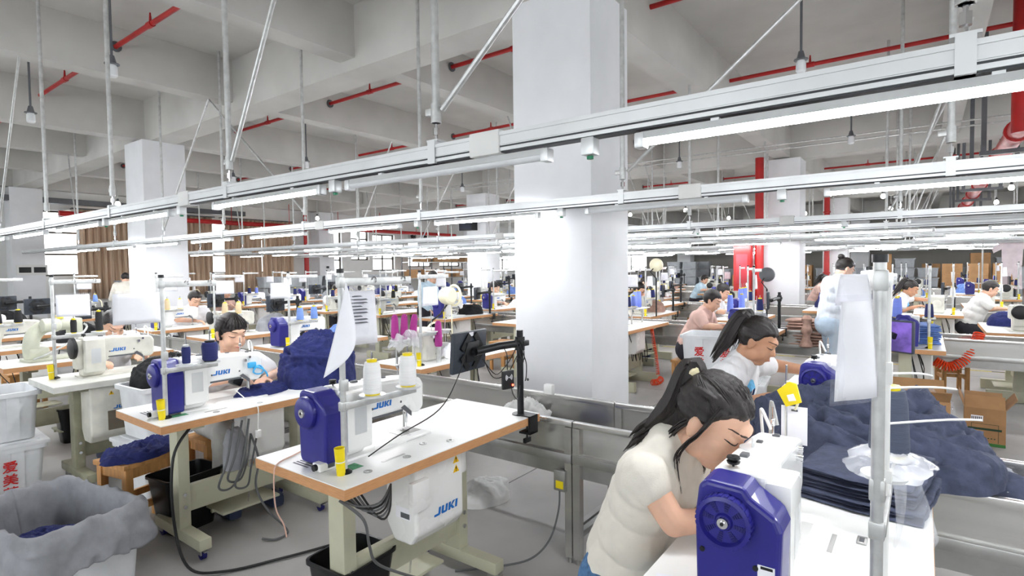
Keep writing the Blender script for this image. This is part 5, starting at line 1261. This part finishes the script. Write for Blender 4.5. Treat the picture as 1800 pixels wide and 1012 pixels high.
tag(MB().rbox((1.655,3.03,.62),(.03,.024,.045),.006).build('power_plug', M_WCABLE), 'white power plug dangling below the left table edge', 'plug')
coil('orange coiled hose under the fringed woman table', [(2.26,3.28,.68),(2.3,3.2,.6),(2.36,3.14,.5),(2.4,3.1,.42)], .02, 14, .0045)
cable('hose', [(2.3,3.3,.7),(2.27,3.27,.6),(2.22,3.25,.5),(2.2,3.24,.4)], .004, M_CABLEB, 'thin black air hose beside the orange coil', n=5)
# ---- slate garments right foreground
folded_stack('slate_garment_stack', 'neat stack of slate navy garments on the front table', (2.2,.14,ZT), .44, .34, 8, .0135, M_SLATE, R(-8), 4)
heap('slate_garment_heap', 'rumpled slate navy garments piled over the trough', (2.72,.22,.75), .36, .40, .21, M_SLATE, 41, 150, .075, 6., 3.2, R(10), sides=.5)
heap('slate_garment', 'slate navy garments filling the trough under the pile', (2.725,.2,.575), .235, .55, .2, M_SLATE, 49, 80, .03, 7., 5., sides=.4)
heap('slate_garment', 'loose slate navy garment spilling beside the thread cone', (2.6,-.05,.75), .26, .17, .1, M_SLATE, 44, 100, .05, 7., 2.4, R(-25))
heap('slate_garment', 'slate navy garment between the two machines at right', (2.72,.66,.575), .22, .24, .24, M_SLATE, 46, 80, .045, 8., 2.4, R(20))
def filmP(cx, cy, cz, rx, ry, h, seed, fold=.02, drop=0.):
    def P(u, v):
        a = 2*math.pi*u; r_ = v; k = 1+.25*fbm((math.cos(a)*1.5+seed, math.sin(a)*1.5, seed), 3)
        x, y = rx*r_*k*math.cos(a), ry*r_*k*math.sin(a); q = Vector((x*14+seed, y*14, seed)); d_ = 1-abs(fbm(q, 3))*2
        return (cx+x, cy+y, cz + h*(1-r_**2) + fold*d_ - drop*max(0, r_-.6)**1.2)
    return P
sheet_blob('plastic_film', 'crumpled clear plastic film over the spool discs in front', (0,0,0), filmP(1.72,.075,1.043,.15,.1,.006,3.3,.007,.05), 60, 16, M_FILM)
sheet_blob('plastic_film', 'clear plastic bag corner hanging below the spool discs', (0,0,0), lambda u, v: (1.60+.15*u+.03*math.sin(v*5), .05-.09*v*u-.02*math.sin(u*7+v*3), 1.03-.2*v*(1-.5*abs(u-.45))+.01*math.sin(u*11)), 24, 20, M_FILMT)
sheet_blob('plastic_bag', 'white plastic bag lying in the trough by the slate garments', (0,0,0), filmP(2.72,-.22,.62,.17,.14,.13,6.1,.045), 64, 20, M_FILM)
sheet_blob('plastic_bag', 'white crumpled plastic sheet behind the slate garments', (0,0,0), filmP(2.9,-.06,.75,.13,.15,.07,8.1,.04), 64, 20, M_FILM)
# ---- swing tag and clip at the front machine
t = thing('swing_tag', 'white card tag hanging from yellow clip on front machine', 'tag', (1.86,.315,1.0))
MB().b2((-.001,-.038,0),(.001,.034,.115)).build('card', M_PAPER, t); MB().b2((-.0015,-.012,.1),(.0015,.006,.106)).build('slot', M_DGREY, t)
yc_ = MB().prism([(-.022,.13),(.02,.112),(.046,.16),(.012,.19),(-.008,.185)], -.005, .005, 'X').build('yellow_clip', M_YEL, t); MB().prism([(-.008,.135),(.012,.13),(.018,.148),(.0,.155)], -.0062, -.005, 'X').build('clip_label', M_PAPER, yc_); MB().tube(bez((0,-.004,.105),(0,-.02,.14),(0,-.02,.17),(0,.02,.19)),.004,6).build('loop', M_IVORY, t)
MB().cyl((0,.02,.0),(0,.02,.24),.0035,n=6).build('rod', M_CHROME, t)
cable('cable', [(1.86,.36,1.05),(1.87,.38,1.12),(1.885,.385,1.0),(1.88,.38,.95)], .005, M_GALV, 'grey flexible tube beside the white card tag', n=6)
# ---- things on the front table
for k, (x, y, rz_, w_) in enumerate(((1.28,.5,.3,.09),(1.33,.44,.8,.05))):
    o = MB().b2((-w_/2,-.02,0),(w_/2,.02,.0012)).build('paper_slip', M_PAPER if k == 0 else M_TANCL, None, (x,y,ZT), (0,0,rz_)); tag(o, ['white paper slip on the front table edge','small tan paper slip beside the white slip'][k], 'paper')
tag(MB().cyl((1.3,.17,ZT),(1.3,.17,ZT+.1),.009,.006,n=10).build('spool_pin', M_IVORY), 'short ivory pin standing on the front table', 'pin')
for k, (x, y) in enumerate(((1.8,.13),(1.42,.24),(1.25,.22))):
    t = thing('cable_grommet', 'steel slot grommet in the front tabletop, %s of three' % ORD[k], 'grommet', (x,y,ZT)); MB().rbox((0,0,.002),(.05,.024,.004),.0015).build('plate', M_STEEL2, t); MB().rbox((0,0,.0035),(.03,.012,.003),.001).build('slot', M_DGREY, t)
coil('red coiled hose at the lower right edge', [(2.2,-.52,.62),(2.14,-.46,.56),(2.1,-.42,.48),(2.08,-.40,.40)], .035, 5, .006, m=M_RED)
# small white things in the trough behind the middle table
sheet_blob('white_cloth', 'white and grey cloth lying in the trough behind the arm', (0,0,0), filmP(2.74,1.95,.62,.2,.16,.09,11.3,.05), 60, 20, mat('white_felt',(214,214,212),.85,var=.06), 'cloth')
heap('navy_garment', 'navy cloth lying in the trough behind the middle table', (2.76,1.68,.572), .12, .1, .06, M_NAVY, 52, 48, .02, 12., 2.4)
t = thing('adapter_box', 'small white adapter on the far trough rim', 'adapter', (2.95,1.9,.745)); MB().rbox((0,0,.03),(.04,.06,.06),.006).build('case', M_WHITE, t)
heap('white_cloth_bundle', 'white cloth bundle on the floor beyond the middle table', (2.86,2.35,0), .2, .14, .1, mat('white_felt',(214,214,212),.85,var=.06), 61, 60, .03, 9., 2.4)
# ================================================================== background blocks
def pxy(x, y, z):
    c = Matrix((_ex, _ey, _ez)).transposed() @ (Vector((x, y, z)) - Vector((0,0,1.55)))
    return (900 - 979.6*c.x/c.z, 506 + 979.6*c.y/c.z, -c.z)
far_table = None; far_mach = {}; far_stand = None; far_sleeve = None; far_cones = {}
def mk_table(label, loc, old=False):
    global far_table
    if far_table is None:
        far_table = table_proto(label=label, loc=loc, far=True); control_box(far_table, .55, .17, ZT-.05, .26, .17, .3)
        rw = random.Random(3); wm = MB()
        for q in range(7):
            x0_ = .15+.12*q; wm.tube(smoothpath([(x0_,.2,ZT-.05),(x0_+rw.uniform(-.05,.05),.15,ZT-.2-rw.random()*.15),(x0_+rw.uniform(.0,.12),.18,ZT-.35-rw.random()*.2),(x0_+rw.uniform(.0,.2),.25,ZT-.08)],4), .005, 4)
        wm.build('wiring', M_CABLEB, far_table); return far_table
    return copy_tree(far_table, loc, 0., label)
def mk_mach(kind, label, loc):
    if kind not in far_mach:
        if kind == 'lock': far_mach[kind] = machine(label, loc, far=True, logo_on=True)
        elif kind == 'old': far_mach[kind] = machine(label, loc, far=True, body=M_MACHO)
        else: far_mach[kind] = overlock(label, loc)
        return far_mach[kind]
    return copy_tree(far_mach[kind], loc, 0., label)
def mk_stand(label, loc):
    global far_stand
    if far_stand is None: far_stand = stand(label, loc, 0, .74, .262, (.12,.28), .32, far=True)[0]; return far_stand
    return copy_tree(far_stand, loc, 0., label)
def mk_sleeve(label, loc, rz):
    global far_sleeve
    if far_sleeve is None: far_sleeve = sleeve(label, loc, rz, .22, .17); return far_sleeve
    return copy_tree(far_sleeve, loc, rz, label)
def mk_cone(m, label, loc, h=.13):
    key = (m.name, h)
    if key not in far_cones: far_cones[key] = cone(m, h, .036, .024, label, loc); return far_cones[key]
    return copy_tree(far_cones[key], loc, None, label)
CM = [(M_SPOOLW,'white'),(M_SPOOLB,'pale blue'),(M_SPOOLP,'blue'),(M_SPOOLN,'navy'),(M_SPOOLC,'cream'),(M_SPOOLK,'black')]
far_tab = None; far_hold = None
def station(x, y, row, num, kind='lock', cones=(0,0), slv=1, tab=0, cloth=None, hold=True, seed=0, extra=True):
    global far_tab, far_hold
    rnd = random.Random(seed*13+num); where = '%s table, %s' % (ORD[num], row)
    mk_table('white wood-edged sewing table, ' + where, (x, y, 0))
    mk_mach(kind, {'lock':'white and blue','old':'old grey','over':'compact overlock'}[kind] + ' sewing machine on the ' + where, (x+.42+rnd.uniform(-.04,.04), y+.3, ZT))
    mk_stand('thread stand pole on the ' + where, (x+.12, y+.12, ZT))
    for q, c in enumerate(cones):
        if c is None: continue
        mk_cone(CM[c][0], '%s thread cone, %s from pole, on the %s' % (CM[c][1], ORD[q], where), (x+.12+(.12,.28)[q], y+.12, ZT+.262), .13)
    xt = seed*5+num*3
    if extra:
        if xt % 3 != 1: copy_tree(far_stool, (x+.6+rnd.uniform(-.06,.06), y+.86, 0), rnd.uniform(-.3,.3), 'wooden stool behind the ' + where)
        if xt % 4 == 0: copy_tree(far_crate, (x+.25, y+.95, 0), rnd.uniform(-.2,.2), 'white crate on the floor behind the ' + where)
        if xt % 4 == 2: copy_tree(far_crate, (x+1.02, y+.93, 0), rnd.uniform(-.2,.2), 'white crate beside the trough behind the ' + where)
        if xt % 3 == 0: copy_tree(far_film, (x+.95, y+.2, ZT+.01), rnd.uniform(0,6), 'crumpled clear plastic bag on the ' + where)
        if xt % 5 == 2: copy_tree(far_bin, (x+.55, y+.42, 0), 0., 'black waste bin under the ' + where)
    if slv: mk_sleeve('clear sleeve with white sheet on the ' + where, (x+.13, y+.1, ZT+.66+rnd.uniform(-.05,.03)), rnd.choice([0, math.pi, .2, -.3]))
    if hold:
        if far_hold is None: far_hold = needle_tube('yellow plastic holder on the pole of the ' + where, (x+.09, y+.11, ZT))
        else: copy_tree(far_hold, (x+.09, y+.11, ZT), 0., 'yellow plastic holder on the pole of the ' + where)
    if tab:
        lb = 'black tablet arm clamped to the ' + where
        if far_tab is None: far_tab = monitor(lb, (x+1.15, y+.07, ZT), 0, .42, (-.26,.05), .36, R(10), far=True)
        else: copy_tree(far_tab, (x+1.15, y+.07, ZT), rnd.uniform(-.3,.2), lb)
    if cloth is not None:
        m, nm = cloth; heap('garment_heap', '%s garments heaped on the %s' % (nm, where), (x+.95, y+.33, ZT), .22, .19, .14+.08*rnd.random(), m, seed*7+num, 40, .03, 8., 2.4)
far_stool = stool('wooden stool at far left between the old tables', (1.75,8.2,0), .1, .43); far_crate = crate('white crate on the floor at far left', (.7,6.6,0), .1, .56, .4, .34); far_bin = waste_bin('black waste bin at far left under old table', (1.7,6.3,0), 0)
far_film = sheet_blob('plastic_bag', 'crumpled clear plastic bag on the old cylinder-bed table', (0,0,0), filmP(0,0,0,.16,.12,.09,21.2,.05), 40, 12, M_FILM); far_film.location = (2.2,6.3,ZT+.01)
# ---- row beyond the near trough (block 1, row B)
station(2.99, 3.09, 'beyond the near trough', 1, 'over', (None,None), 1, 0, None, True, 1)
station(2.99, 4.93, 'beyond the near trough', 2, 'lock', (1,1), 1, 0, (M_LBLUECL,'light blue'), True, 2)
station(2.99, 6.45, 'beyond the near trough', 3, 'old', (4,4), 1, 1, (M_GREYCLOTH,'grey'), True, 3)
station(2.99, 8.0, 'beyond the near trough', 4, 'lock', (4,0), 1, 1, None, True, 4)
station(2.99, 11.2, 'beyond the near trough', 5, 'over', (1,1), 1, 0, None, True, 4)
# ---- continuation of the near row to the left
for k, y in enumerate((7.35, 8.8, 10.3, 11.8)):
    station(1.17, y, 'near row at far left', k+1, ('old','lock','over','old')[k], ((5,5),(0,5),(None,3),(4,None))[k], k % 2, 1 if k < 3 else 0, ((M_BLKCLOTH,'black'),None,(M_BLKCLOTH,'black'),None)[k], True, 5)
# magenta cones with plastic wrap on the overlock table
mx, my = 3.12, 3.30
for k, (px, py, h_, tl) in enumerate(((682,607,.19,.0),(703,603,.19,-.06),(716,603,.185,-.16),(742,623,.2,.0))):
    X_ = 3.3+.05*k; c = cone(M_SPOOLM, h_, .032, .022, ['tall magenta thread cone farthest from the pole','magenta thread cone in the middle of the plastic wrap','leaning magenta thread cone in the plastic wrap','tall magenta thread cone at the overlock hose'][k], (3.03+.075*k if k < 3 else 3.3, 3.42-.02*k if k < 3 else 3.2, ZT+.2 if k < 3 else ZT+.13), base=M_SPOOLM)
    c.rotation_euler = (0, -tl, 0)
t = thing('cone_rack', 'thin pin rack carrying the magenta thread cones', 'rack', (3.12,3.3,ZT)); MB().rbox((-.0,.1,.195),(.26,.1,.008),.003).build('shelf', M_RAIL, t); MB().cyl((-.1,.1,0),(-.1,.1,.195),.006,n=8).build('post', M_GALV, t); MB().cyl((.1,.1,0),(.1,.1,.195),.006,n=8).build('post', M_GALV, t); MB().cyl((.18,-.1,0),(.18,-.1,.13),.02,n=8).build('post', M_GALV, t)
sheet_blob('plastic_wrap', 'crumpled clear plastic wrap around the magenta cones', (0,0,0), filmP(3.11,3.39,ZT+.2,.15,.1,.04,14.2,.04,.25), 60, 18, M_FILM)
sheet_blob('plastic_wrap', 'silvery plastic scraps at the foot of the overlock machine', (0,0,0), filmP(3.55,3.3,ZT+.02,.2,.14,.07,17.2,.04), 60, 18, M_FILM)
# ivory clip fan on a black tripod arm
t = thing('clip_fan', 'ivory round clip fan on a black jointed arm', 'fan', (4.0,3.75,ZT))
MB().lathe([(0,-.07),(.06,-.07),(.085,-.05),(.09,.0),(.075,.05),(.03,.07),(0,.075)], (0,0,.5), 22, 'Y').build('fan_drum', M_IVORY, t)
MB().tube([(.1+.0*math.cos(a), .085*math.sin(a), .5+.1*math.cos(a)) for a in [2*math.pi*q/24 for q in range(25)]], .012, 8).build('fan_ring', M_IVORY, t)
MB().tube([(0,0,.42),(-.12,-.02,.33),(-.3,-.04,.26)], .009, 8).build('arm', M_BLACK, t); MB().cyl((-.3,-.04,0),(-.3,-.04,.27),.012,n=8).build('post', M_BLACK, t); MB().cyl((.06,0,.42),(.06,.0,-.05),.006,n=6).build('pull_cord', M_IVORY, t)
# TR station extras: stand, tablet with screen, slate cones
STR, pTR = stand('thread stand on the table of the woman in printed tee', (3.13,.21,ZT), 0, .74, .3, (.36,.46), .3)
cone(M_SPOOLS, .12, .027, .021, 'slate thread cone, nearer of the pair behind the front pole', pTR[0]); cone(M_SPOOLS, .125, .03, .024, 'slate thread cone, farther of the pair behind the front pole', pTR[1])
M_SCR = mat('screen_purple', (92,70,140), .2, var=.5, vs=12, emit=.25, col2=(40,34,70))
monitor('tablet arm with lit purple screen behind the woman in printed tee', (4.2,.2,ZT), 0, .44, (-.06,-.06), .33, R(62), screen=M_SCR)
# ---- far blocks
BL = [(6.1, 7.4, 7.9, 7.93, 'second block'), (10.2, 11.5, 12.0, 12.03, 'third block'), (14.9, 16.2, 16.7, 16.73, 'fourth block'), (19.3, 20.6, 21.1, 21.13, 'fifth block')]
kinds = ['lock','old','over','lock','lock','old','over']
clo = [None,(M_LBLUECL,'light blue'),None,(M_NAVY,'navy'),(M_GREYCLOTH,'grey'),None,(M_TANCL,'dusty pink'),(M_BLKCLOTH,'black')]
for b, (xa, t0, t1, xb, nm) in enumerate(BL):
    for k, (a, c) in enumerate([(-5.6+3.1*q, -2.5+3.1*q) for q in range(6)]):
        trough('steel trough section of the %s, %s from the camera side' % (nm, ORD[k]), t0, t1, a, c, far=True)
    n_ = 0
    for r_, xr in enumerate((xa, xb)):
        num = 0
        for q in range(14):
            y = -4.6 + 1.48*q if r_ == 0 else -4.1 + 1.48*q
            if b == 1 and r_ == 0: y -= .3
            px, py, d = pxy(xr+.6, y+.3, .9)
            if d < 1 or not (-80 < px < 1900) or y > 15: continue
            if any(abs(xr+.63-cx) < 1.0 and -.75 < (cy-y) < 1.0 for cx in CX for cy in CY): continue
            s = b*31+r_*17+q
            station(xr, y, ('front' if r_ == 0 else 'back') + ' row, ' + nm, num, kinds[s % 7], ((s*3) % 6 if s % 4 else None, (s*5+1) % 6 if s % 3 else None), s % 3 != 0, 1 if s % 3 == 1 else 0, clo[s % 8] if b < 3 else None, b < 3, s, b < 2)
            num += 1
            if num >= 13: break
# ---- people in the background
def far_person(src, label, loc, rz, top=None, bottom=None, hair=None, scale=1.):
    c = copy_tree(src, loc, rz, label); c.scale = (scale,)*3
    if src is ST:
        for ch in list(c.children):
            if ch.name.startswith(('hair_bun', 'hair_tie')): bpy.data.objects.remove(ch)
    for ch in c.children:
        for nm, m in (('shirt', top), ('trousers', bottom), ('hair', hair)):
            if m and ch.name.startswith(nm): ch.material_slots[0].link = 'OBJECT'; ch.material_slots[0].material = m
    return c
PK = person('woman with short black hair in pale pink tee at work', (6.55,2.22,0), 0, dict(elR=(-.24,-.24,.86), wrR=(-.08,-.44,.84), head=(0,-.25,1.13)), top=M_PINKT, vox=.0095, style='short', look=(.1,-.88,-.42), seed=6.6, low=True, sleeve=.75, fat=1.1)[0]
ST = person('standing woman in white coat with hair bun seen from behind', (6.98,.80,0), R(25), dict(head=(.02,-.12,1.48), neck=(0,-.07,1.36), chest=(0,-.02,1.18), elR=(-.27,-.06,1.05), wrR=(-.2,-.2,.9), elL=(.27,-.1,1.05), wrL=(.17,-.28,.95)), top=mat('white_coat',(226,232,240),.85,var=.05,vs=10), bottom=mat('pale_jeans',(186,204,222),.85,var=.06), sit=False, vox=.0095, style='bun', look=(.2,-.85,-.5), long_sleeve=True, seed=7.7, fat=1.12)[0]
far_person(PK, 'person in dusty pink shirt behind a black tablet at the column', (6.75,3.75,0), R(-10), mat('mauve_cotton',(198,150,156),.85,var=.05))
far_person(PK, 'person in white tee behind the blue thread cones', (8.6,2.68,0), 0, M_WHITET)
far_person(PK, 'man in white shirt bent over a dark blue machine at right', (10.95,-.55,0), R(5), mat('offwhite_cotton',(222,222,220),.85,var=.04), M_DARKPANT)
far_person(W2, 'worker in white tee bent low in the far right row', (11.0,.42,0), 0, M_WHITET, M_DARKPANT)
far_person(ST, 'grey haired man in light blue shirt standing behind the ivory clip fan', (6.9,6.95,0), R(10), M_LBLUET, M_DARKPANT, M_HAIRG, .93)
far_person(W3, 'woman in white top far behind, left of the big column', (8.7,7.1,0), 0, M_WHITET)
far_person(W3, 'woman with fringe in pale top far behind the left column', (5.6,11.5,0), 0, M_PINKT)
far_person(PK, 'worker with black hair in white beside the far left column', (3.75,8.75,0), 0, M_WHITET)
far_person(ST, 'standing worker in cream shirt by the curtains', (4.45,13.1,0), R(150), M_CREAMT, M_DARKPANT, M_HAIR, .95)
far_person(PK, 'worker in light blue shirt beside the big column far behind', (8.9,4.15,0), 0, M_LBLUET)
far_person(W3, 'worker in white far behind between the stands', (12.7,5.65,0), 0, M_WHITET)
far_person(PK, 'worker in pale blue in the fourth block', (15.6,5.15,0), 0, M_LBLUET)
far_person(W2, 'worker in pale pink in the fourth block', (15.6,2.2,0), 0, M_PINKT)
far_person(PK, 'worker in white far behind the left aisle', (6.8,9.6,0), 0, M_WHITET)
stool('wooden stool under the woman in pale pink tee', (6.55,2.26,0), 0, .43)
st0 = stool('wooden stool under the man in white shirt at right', (10.95,-.51,0), 0, .43)
for lb, x, y in (('wooden stool under the person in dusty pink shirt',6.75,3.79),('wooden stool under the person behind the blue cones',8.6,2.72),('wooden stool under the worker bent low in the far right row',11.0,.46),('wooden stool under the woman left of the big column',8.7,7.14),('wooden stool under the woman with fringe far behind',5.6,11.53),('wooden stool under the worker beside the far left column',3.75,8.79),('wooden stool under the worker in light blue beside the big column',8.9,4.19),('wooden stool under the worker in white between the stands',12.7,5.69),('wooden stool under the pale blue worker of the fourth block',15.6,5.19),('wooden stool under the pale pink worker of the fourth block',15.6,2.24),('wooden stool under the worker behind the left aisle',6.8,9.64)):
    copy_tree(st0, (x,y,0), 0., lb)
# ---- stuff right of the big column
crate('tall white crate with red characters near the pink tee woman', (5.78,1.62,.425), R(-84), .74, .5, .42, text=(-.19,.05), size=.1)
crate('lidded white crate beneath the tall white crate', (5.78,1.62,0), R(-84), .78, .54, .38, lid=True)
crate('upper white crate of the stack right behind the big column', (5.2,2.75,.36), 0, .5, .4, .33); crate('lower white crate of the stack right behind the big column', (5.2,2.75,0), 0, .52, .42, .33, lid=True)
coil('orange coiled air hose hanging beside the column table', [(6.9,2.85,.72),(6.92,2.83,.55),(6.93,2.8,.35),(6.94,2.78,.12)], .02, 30, .0045)
coil('orange coiled air hose lying under the column table', [(6.78,2.8,.045),(6.86,2.76,.04),(6.98,2.76,.045),(7.06,2.8,.04)], .035, 10, .006)
coil('orange coiled air hose hanging from the second trough at right', [(7.52,-.47,.80),(7.46,-.42,.66),(7.4,-.34,.52),(7.36,-.22,.45),(7.36,-.1,.5)], .045, 24, .008)
folded_stack('pink_garment_bundle', 'tied bundle of dusty pink garments on the second trough', (7.55,1.1,.56), .5, .36, 9, .035, M_TANCL, R(80), 9)
o = MB().tube(smoothpath([(7.3,1.1,.94),(7.28,1.1,.8),(7.26,1.1,.68),(7.25,1.1,.56)],5),.05,10,rs=[.03,.045,.06,.05,.04,.05,.06,.06,.05,.04,.04,.05,.06,.07,.075,.03]).build('cloth_knot', M_TANCL); tag(o, 'dusty pink cloth strip tied around the garment bundle', 'cloth strip')
folded_stack('blue_garment_stack', 'stack of light blue garments on the table behind the purple screen', (6.65,.06,ZT), .4, .34, 9, .02, M_LBLUECL, R(10), 12)
for k, (x, y) in enumerate(((6.28,.2),(6.5,.2),(6.72,-.06),(6.85,-.06))):
    mk_cone(M_SPOOLP, 'blue thread cone in the group behind the front pole, %s from left' % ORD[k], (x, y, ZT+.26 if k < 2 else ZT), .18)
for k, (x, y, z) in enumerate(((6.6,1.78,1.0),(6.70,1.68,1.0),(6.95,3.1,1.0),(7.07,3.1,1.0),(8.3,2.1,1.0),(8.45,2.1,1.0),(8.6,2.1,1.0))):
    mk_cone(M_SPOOLP, 'blue thread cone right of the big column, %s of the group' % ORD[k], (x, y, z-.02), .22)
for lb, x, y in (('small rack holding the blue cones by the pink tee woman',6.65,1.73),('small rack with two blue cones at the column table',7.01,3.1),('small rack with three blue cones before the red cabinet',8.45,2.1)):
    t = thing('cone_rack', lb, 'rack', (x,y,ZT)); MB().rbox((0,0,.2),(.42,.2,.01),.003).build('shelf', M_RAIL, t)
    for sx in (-.17,.17): MB().cyl((sx,0,0),(sx,0,.2),.012,n=8).build('post', M_GALV, t)
sheet_blob('plastic_wrap', 'crumpled plastic bag around the machine of the pink tee woman', (0,0,0), lambda u, v: (6.67+(.16+.02*math.sin(v*9))*math.cos(6.283*u)*(1-.35*(1-v)), 1.72+.13*math.sin(6.283*u)*(1-.35*(1-v)), ZT+.01+.23*v+.02*fbm((u*6, v*5, 2))), 40, 16, M_FILM)
# cartons
c1 = carton('open cardboard carton with green stripe and white label', (6.25,-.43,0), R(-92), .27, .34, .31, (1,1,1,1), ang=(.9,2.6,1.9,2.2))
MB().b2((-.09,-.1715,.2),(-.01,-.1705,.25)).build('shipping_label', M_PAPER, c1); MB().b2((-.135,-.1715,.0),(.135,-.1705,.025)).build('green_band', mat('green_ink',(60,120,60),.7), c1)
MB().b2((-.11,-.1712,.13),(.11,-.1704,.148)).build('dark_band', mat('dark_green_ink',(40,66,48),.7), c1)
mb = MB(); 
for k in range(8): mb.b2((-.08+.02*k,-.1712,.06),(-.07+.02*k,-.1704,.068))
mb.b2((-.085,-.1712,.18),(.09,-.1704,.183)).b2((-.088,-.1712,.03),(-.085,-.1704,.183)).b2((.087,-.1712,.03),(.09,-.1704,.183)).build('printed_marks', mat('dark_green_ink',(40,66,48),.7), c1)
for k in range(6): MB().b2((-.086+.012*k,-.1722,.21),(-.08+.012*k,-.1715,.24)).build('barcode_bar', M_BLACK, c1)
c2 = carton('cardboard carton under plastic film beside the open carton', (5.72,.03,0), R(-85), .4, .3, .43, (1,1,0,0), ang=(2.4,2.2,1.9,2.2))
sheet_blob('plastic_film', 'clear plastic film draped over the cardboard carton', (0,0,0), lambda u, v: (5.53+.36*v+.02*fbm((u*8,v*8,1)), .27-.48*u+.02*fbm((u*6,v*7,5)), .46+.03*fbm((u*7,v*6,3))-.5*max(0,.35-v)-.3*max(0,u-.7)), 30, 24, M_FILMT)
# stacked storage far right and far middle
rnd = random.Random(5)
gcrate = crate('grey storage crate', (25,0,0), 0, .6, .42, .32, M_CRATEG); gcart = carton('carton', (25,1,0), 0, .55, .4, .36, closed=True)
first = [True, True]; cnt = 0
for sx, (x0, cols, ylist) in enumerate(((24.2, 1, [-3.4+.66*q for q in range(10)]), (26.0, 1, [-3.0+.7*q for q in range(17)]), (18.9, 1, [-3.6,-2.9,-2.2]), (24.5, 1, [6.2+.7*q for q in range(6)]))):
    for q, y in enumerate(ylist):
        hgt = rnd.choice([3,4,4,5]) if sx != 2 else 4; iscart = rnd.random() < .3
        for k in range(hgt):
            lab = '%s, %s from floor, %s stack, %s storage line' % ('brown carton' if iscart else 'grey crate', ORD[k], ORD[min(15,q)], ['right far','far wall','right middle','far middle'][sx]) if q < 16 else '%s, %s from the floor, in the last stack along the far wall' % ('brown carton' if iscart else 'grey crate', ORD[k])
            src = gcart if iscart else gcrate; fi = 1 if iscart else 0; z = k*(.37 if iscart else .34)
            if first[fi]: first[fi] = False; src.location = (x0, y, z); src.rotation_euler = (0,0,R(90)); src['label'] = lab
            else: copy_tree(src, (x0+rnd.uniform(-.02,.02), y, z), R(90)+rnd.uniform(-.04,.04), lab)
            src['group'] = 'stored crates and cartons'
# grey crates by the far window wall
for q, (x, y) in enumerate(((5.3,15.2),(6.0,15.2),(9.0,15.6),(9.7,15.6),(10.4,15.6),(11.1,15.6),(12.2,14.6))):
    for k in range(4): copy_tree(gcrate, (x, y, k*.34), rnd.uniform(-.05,.05), 'grey crate, %s from the floor, in the %s stack before the curtains' % (ORD[k], ORD[q]))
# hanging suit
t = thing('hanging_suit', 'pale pink shirt and trousers hanging on a rail at far right', 'clothes', (15.9,-1.5,0))
MB().cyl((0,-.5,2.02),(0,.5,2.02),.012,n=8).build('rail', M_STEEL2, t)
for s_ in (-1,1): MB().cyl((0,s_*.48,0),(0,s_*.48,2.02),.014,n=8).build('stand_post', M_STEEL2, t)
m_ = mat('pale_pink_suit',(226,212,216),.85,var=.05)
MB().prism([(-.16,1.45),(.16,1.45),(.17,1.8),(.3,1.72),(.33,1.82),(.16,1.97),(.05,2.0),(-.05,2.0),(-.16,1.97),(-.33,1.82),(-.3,1.72),(-.17,1.8)], -.03, .03, 'X').build('shirt', m_, t); MB().prism([(-.15,1.46),(.15,1.46),(.17,.95),(.05,.95),(.0,1.3),(-.05,.95),(-.17,.95)], -.025, .025, 'X').build('trousers', m_, t)
# shelf rack before the beige wall
t = thing('steel_rack', 'tall grey steel rack with boxes before the beige wall', 'rack', (16.5,17.6,0))
for x in (0,1.3,2.6,3.9):
    for y in (0,.5): MB().b2((x-.02,y-.02,0),(x+.02,y+.02,2.2)).build('upright', M_DGREY, t)
for z in (.4,1.1,1.8,2.18): MB().b2((0,-.02,z-.02),(3.9,.52,z+.02)).build('shelf', M_STEEL2, t)
for k in range(8): copy_tree(gcart, (16.85+.48*k, 17.85, 1.82 if k % 2 else 1.12), R(90) if k % 3 else 0., 'carton on the grey steel rack, %s along its shelves' % ORD[k])
# white control panel on the far-left wall column and column plates
t = thing('wall_panel', 'white wall panel with two dark windows at far left', 'panel', (4.12,18.12,1.5)); MB().rbox((0,0,.12),(.62,.03,.26),.006).build('frame', M_WHITE, t)
for x in (-.14,.15): MB().rbox((x,-.016,.12),(.24,.006,.14),.003).build('dark_pane', M_BLACK, t)
for k, (x, y, z) in enumerate(((12.8,18.12,1.62),(12.46,10.5,2.35),(12.46,2.35,2.2))):
    t = thing('column_box', 'small round or square box fixed on a far column, %s from the window wall' % ORD[k], 'junction box', (x,y,z))
    (MB().rbox((0,-.01,0),(.1,.03,.08),.004) if k == 0 else MB().cyl((0,0,0),(-.03,0,0),.06,n=14)).build('case', M_WHITE if k else M_BLACK2, t)
# clip lamps/fans right of the column
for k, (x, y, z, m_) in enumerate(((8.05,3.25,1.55,M_IVORY),(8.3,1.75,1.4,M_DGREY),(9.2,5.2,1.5,M_IVORY))):
    t = thing('clip_fan', ['ivory ball-shaped clip fan above the blue cones','dark round clip fan before the red cabinet','ivory clip fan far behind the big column'][k], 'fan', (x,y,ZT))
    h_ = z-ZT; MB().cyl((0,0,0),(0,0,h_-.2),.012,n=8).build('post', M_BLACK, t); MB().tube([(0,0,h_-.2),(-.1,.05,h_-.1),(0,0,h_)],.008,6).build('arm', M_BLACK, t)
    MB().lathe([(0,-.06),(.06,-.055),(.1,-.02),(.1,.03),(.05,.07),(0,.075)], (0,0,h_), 20, 'X').build('fan_drum', m_, t)
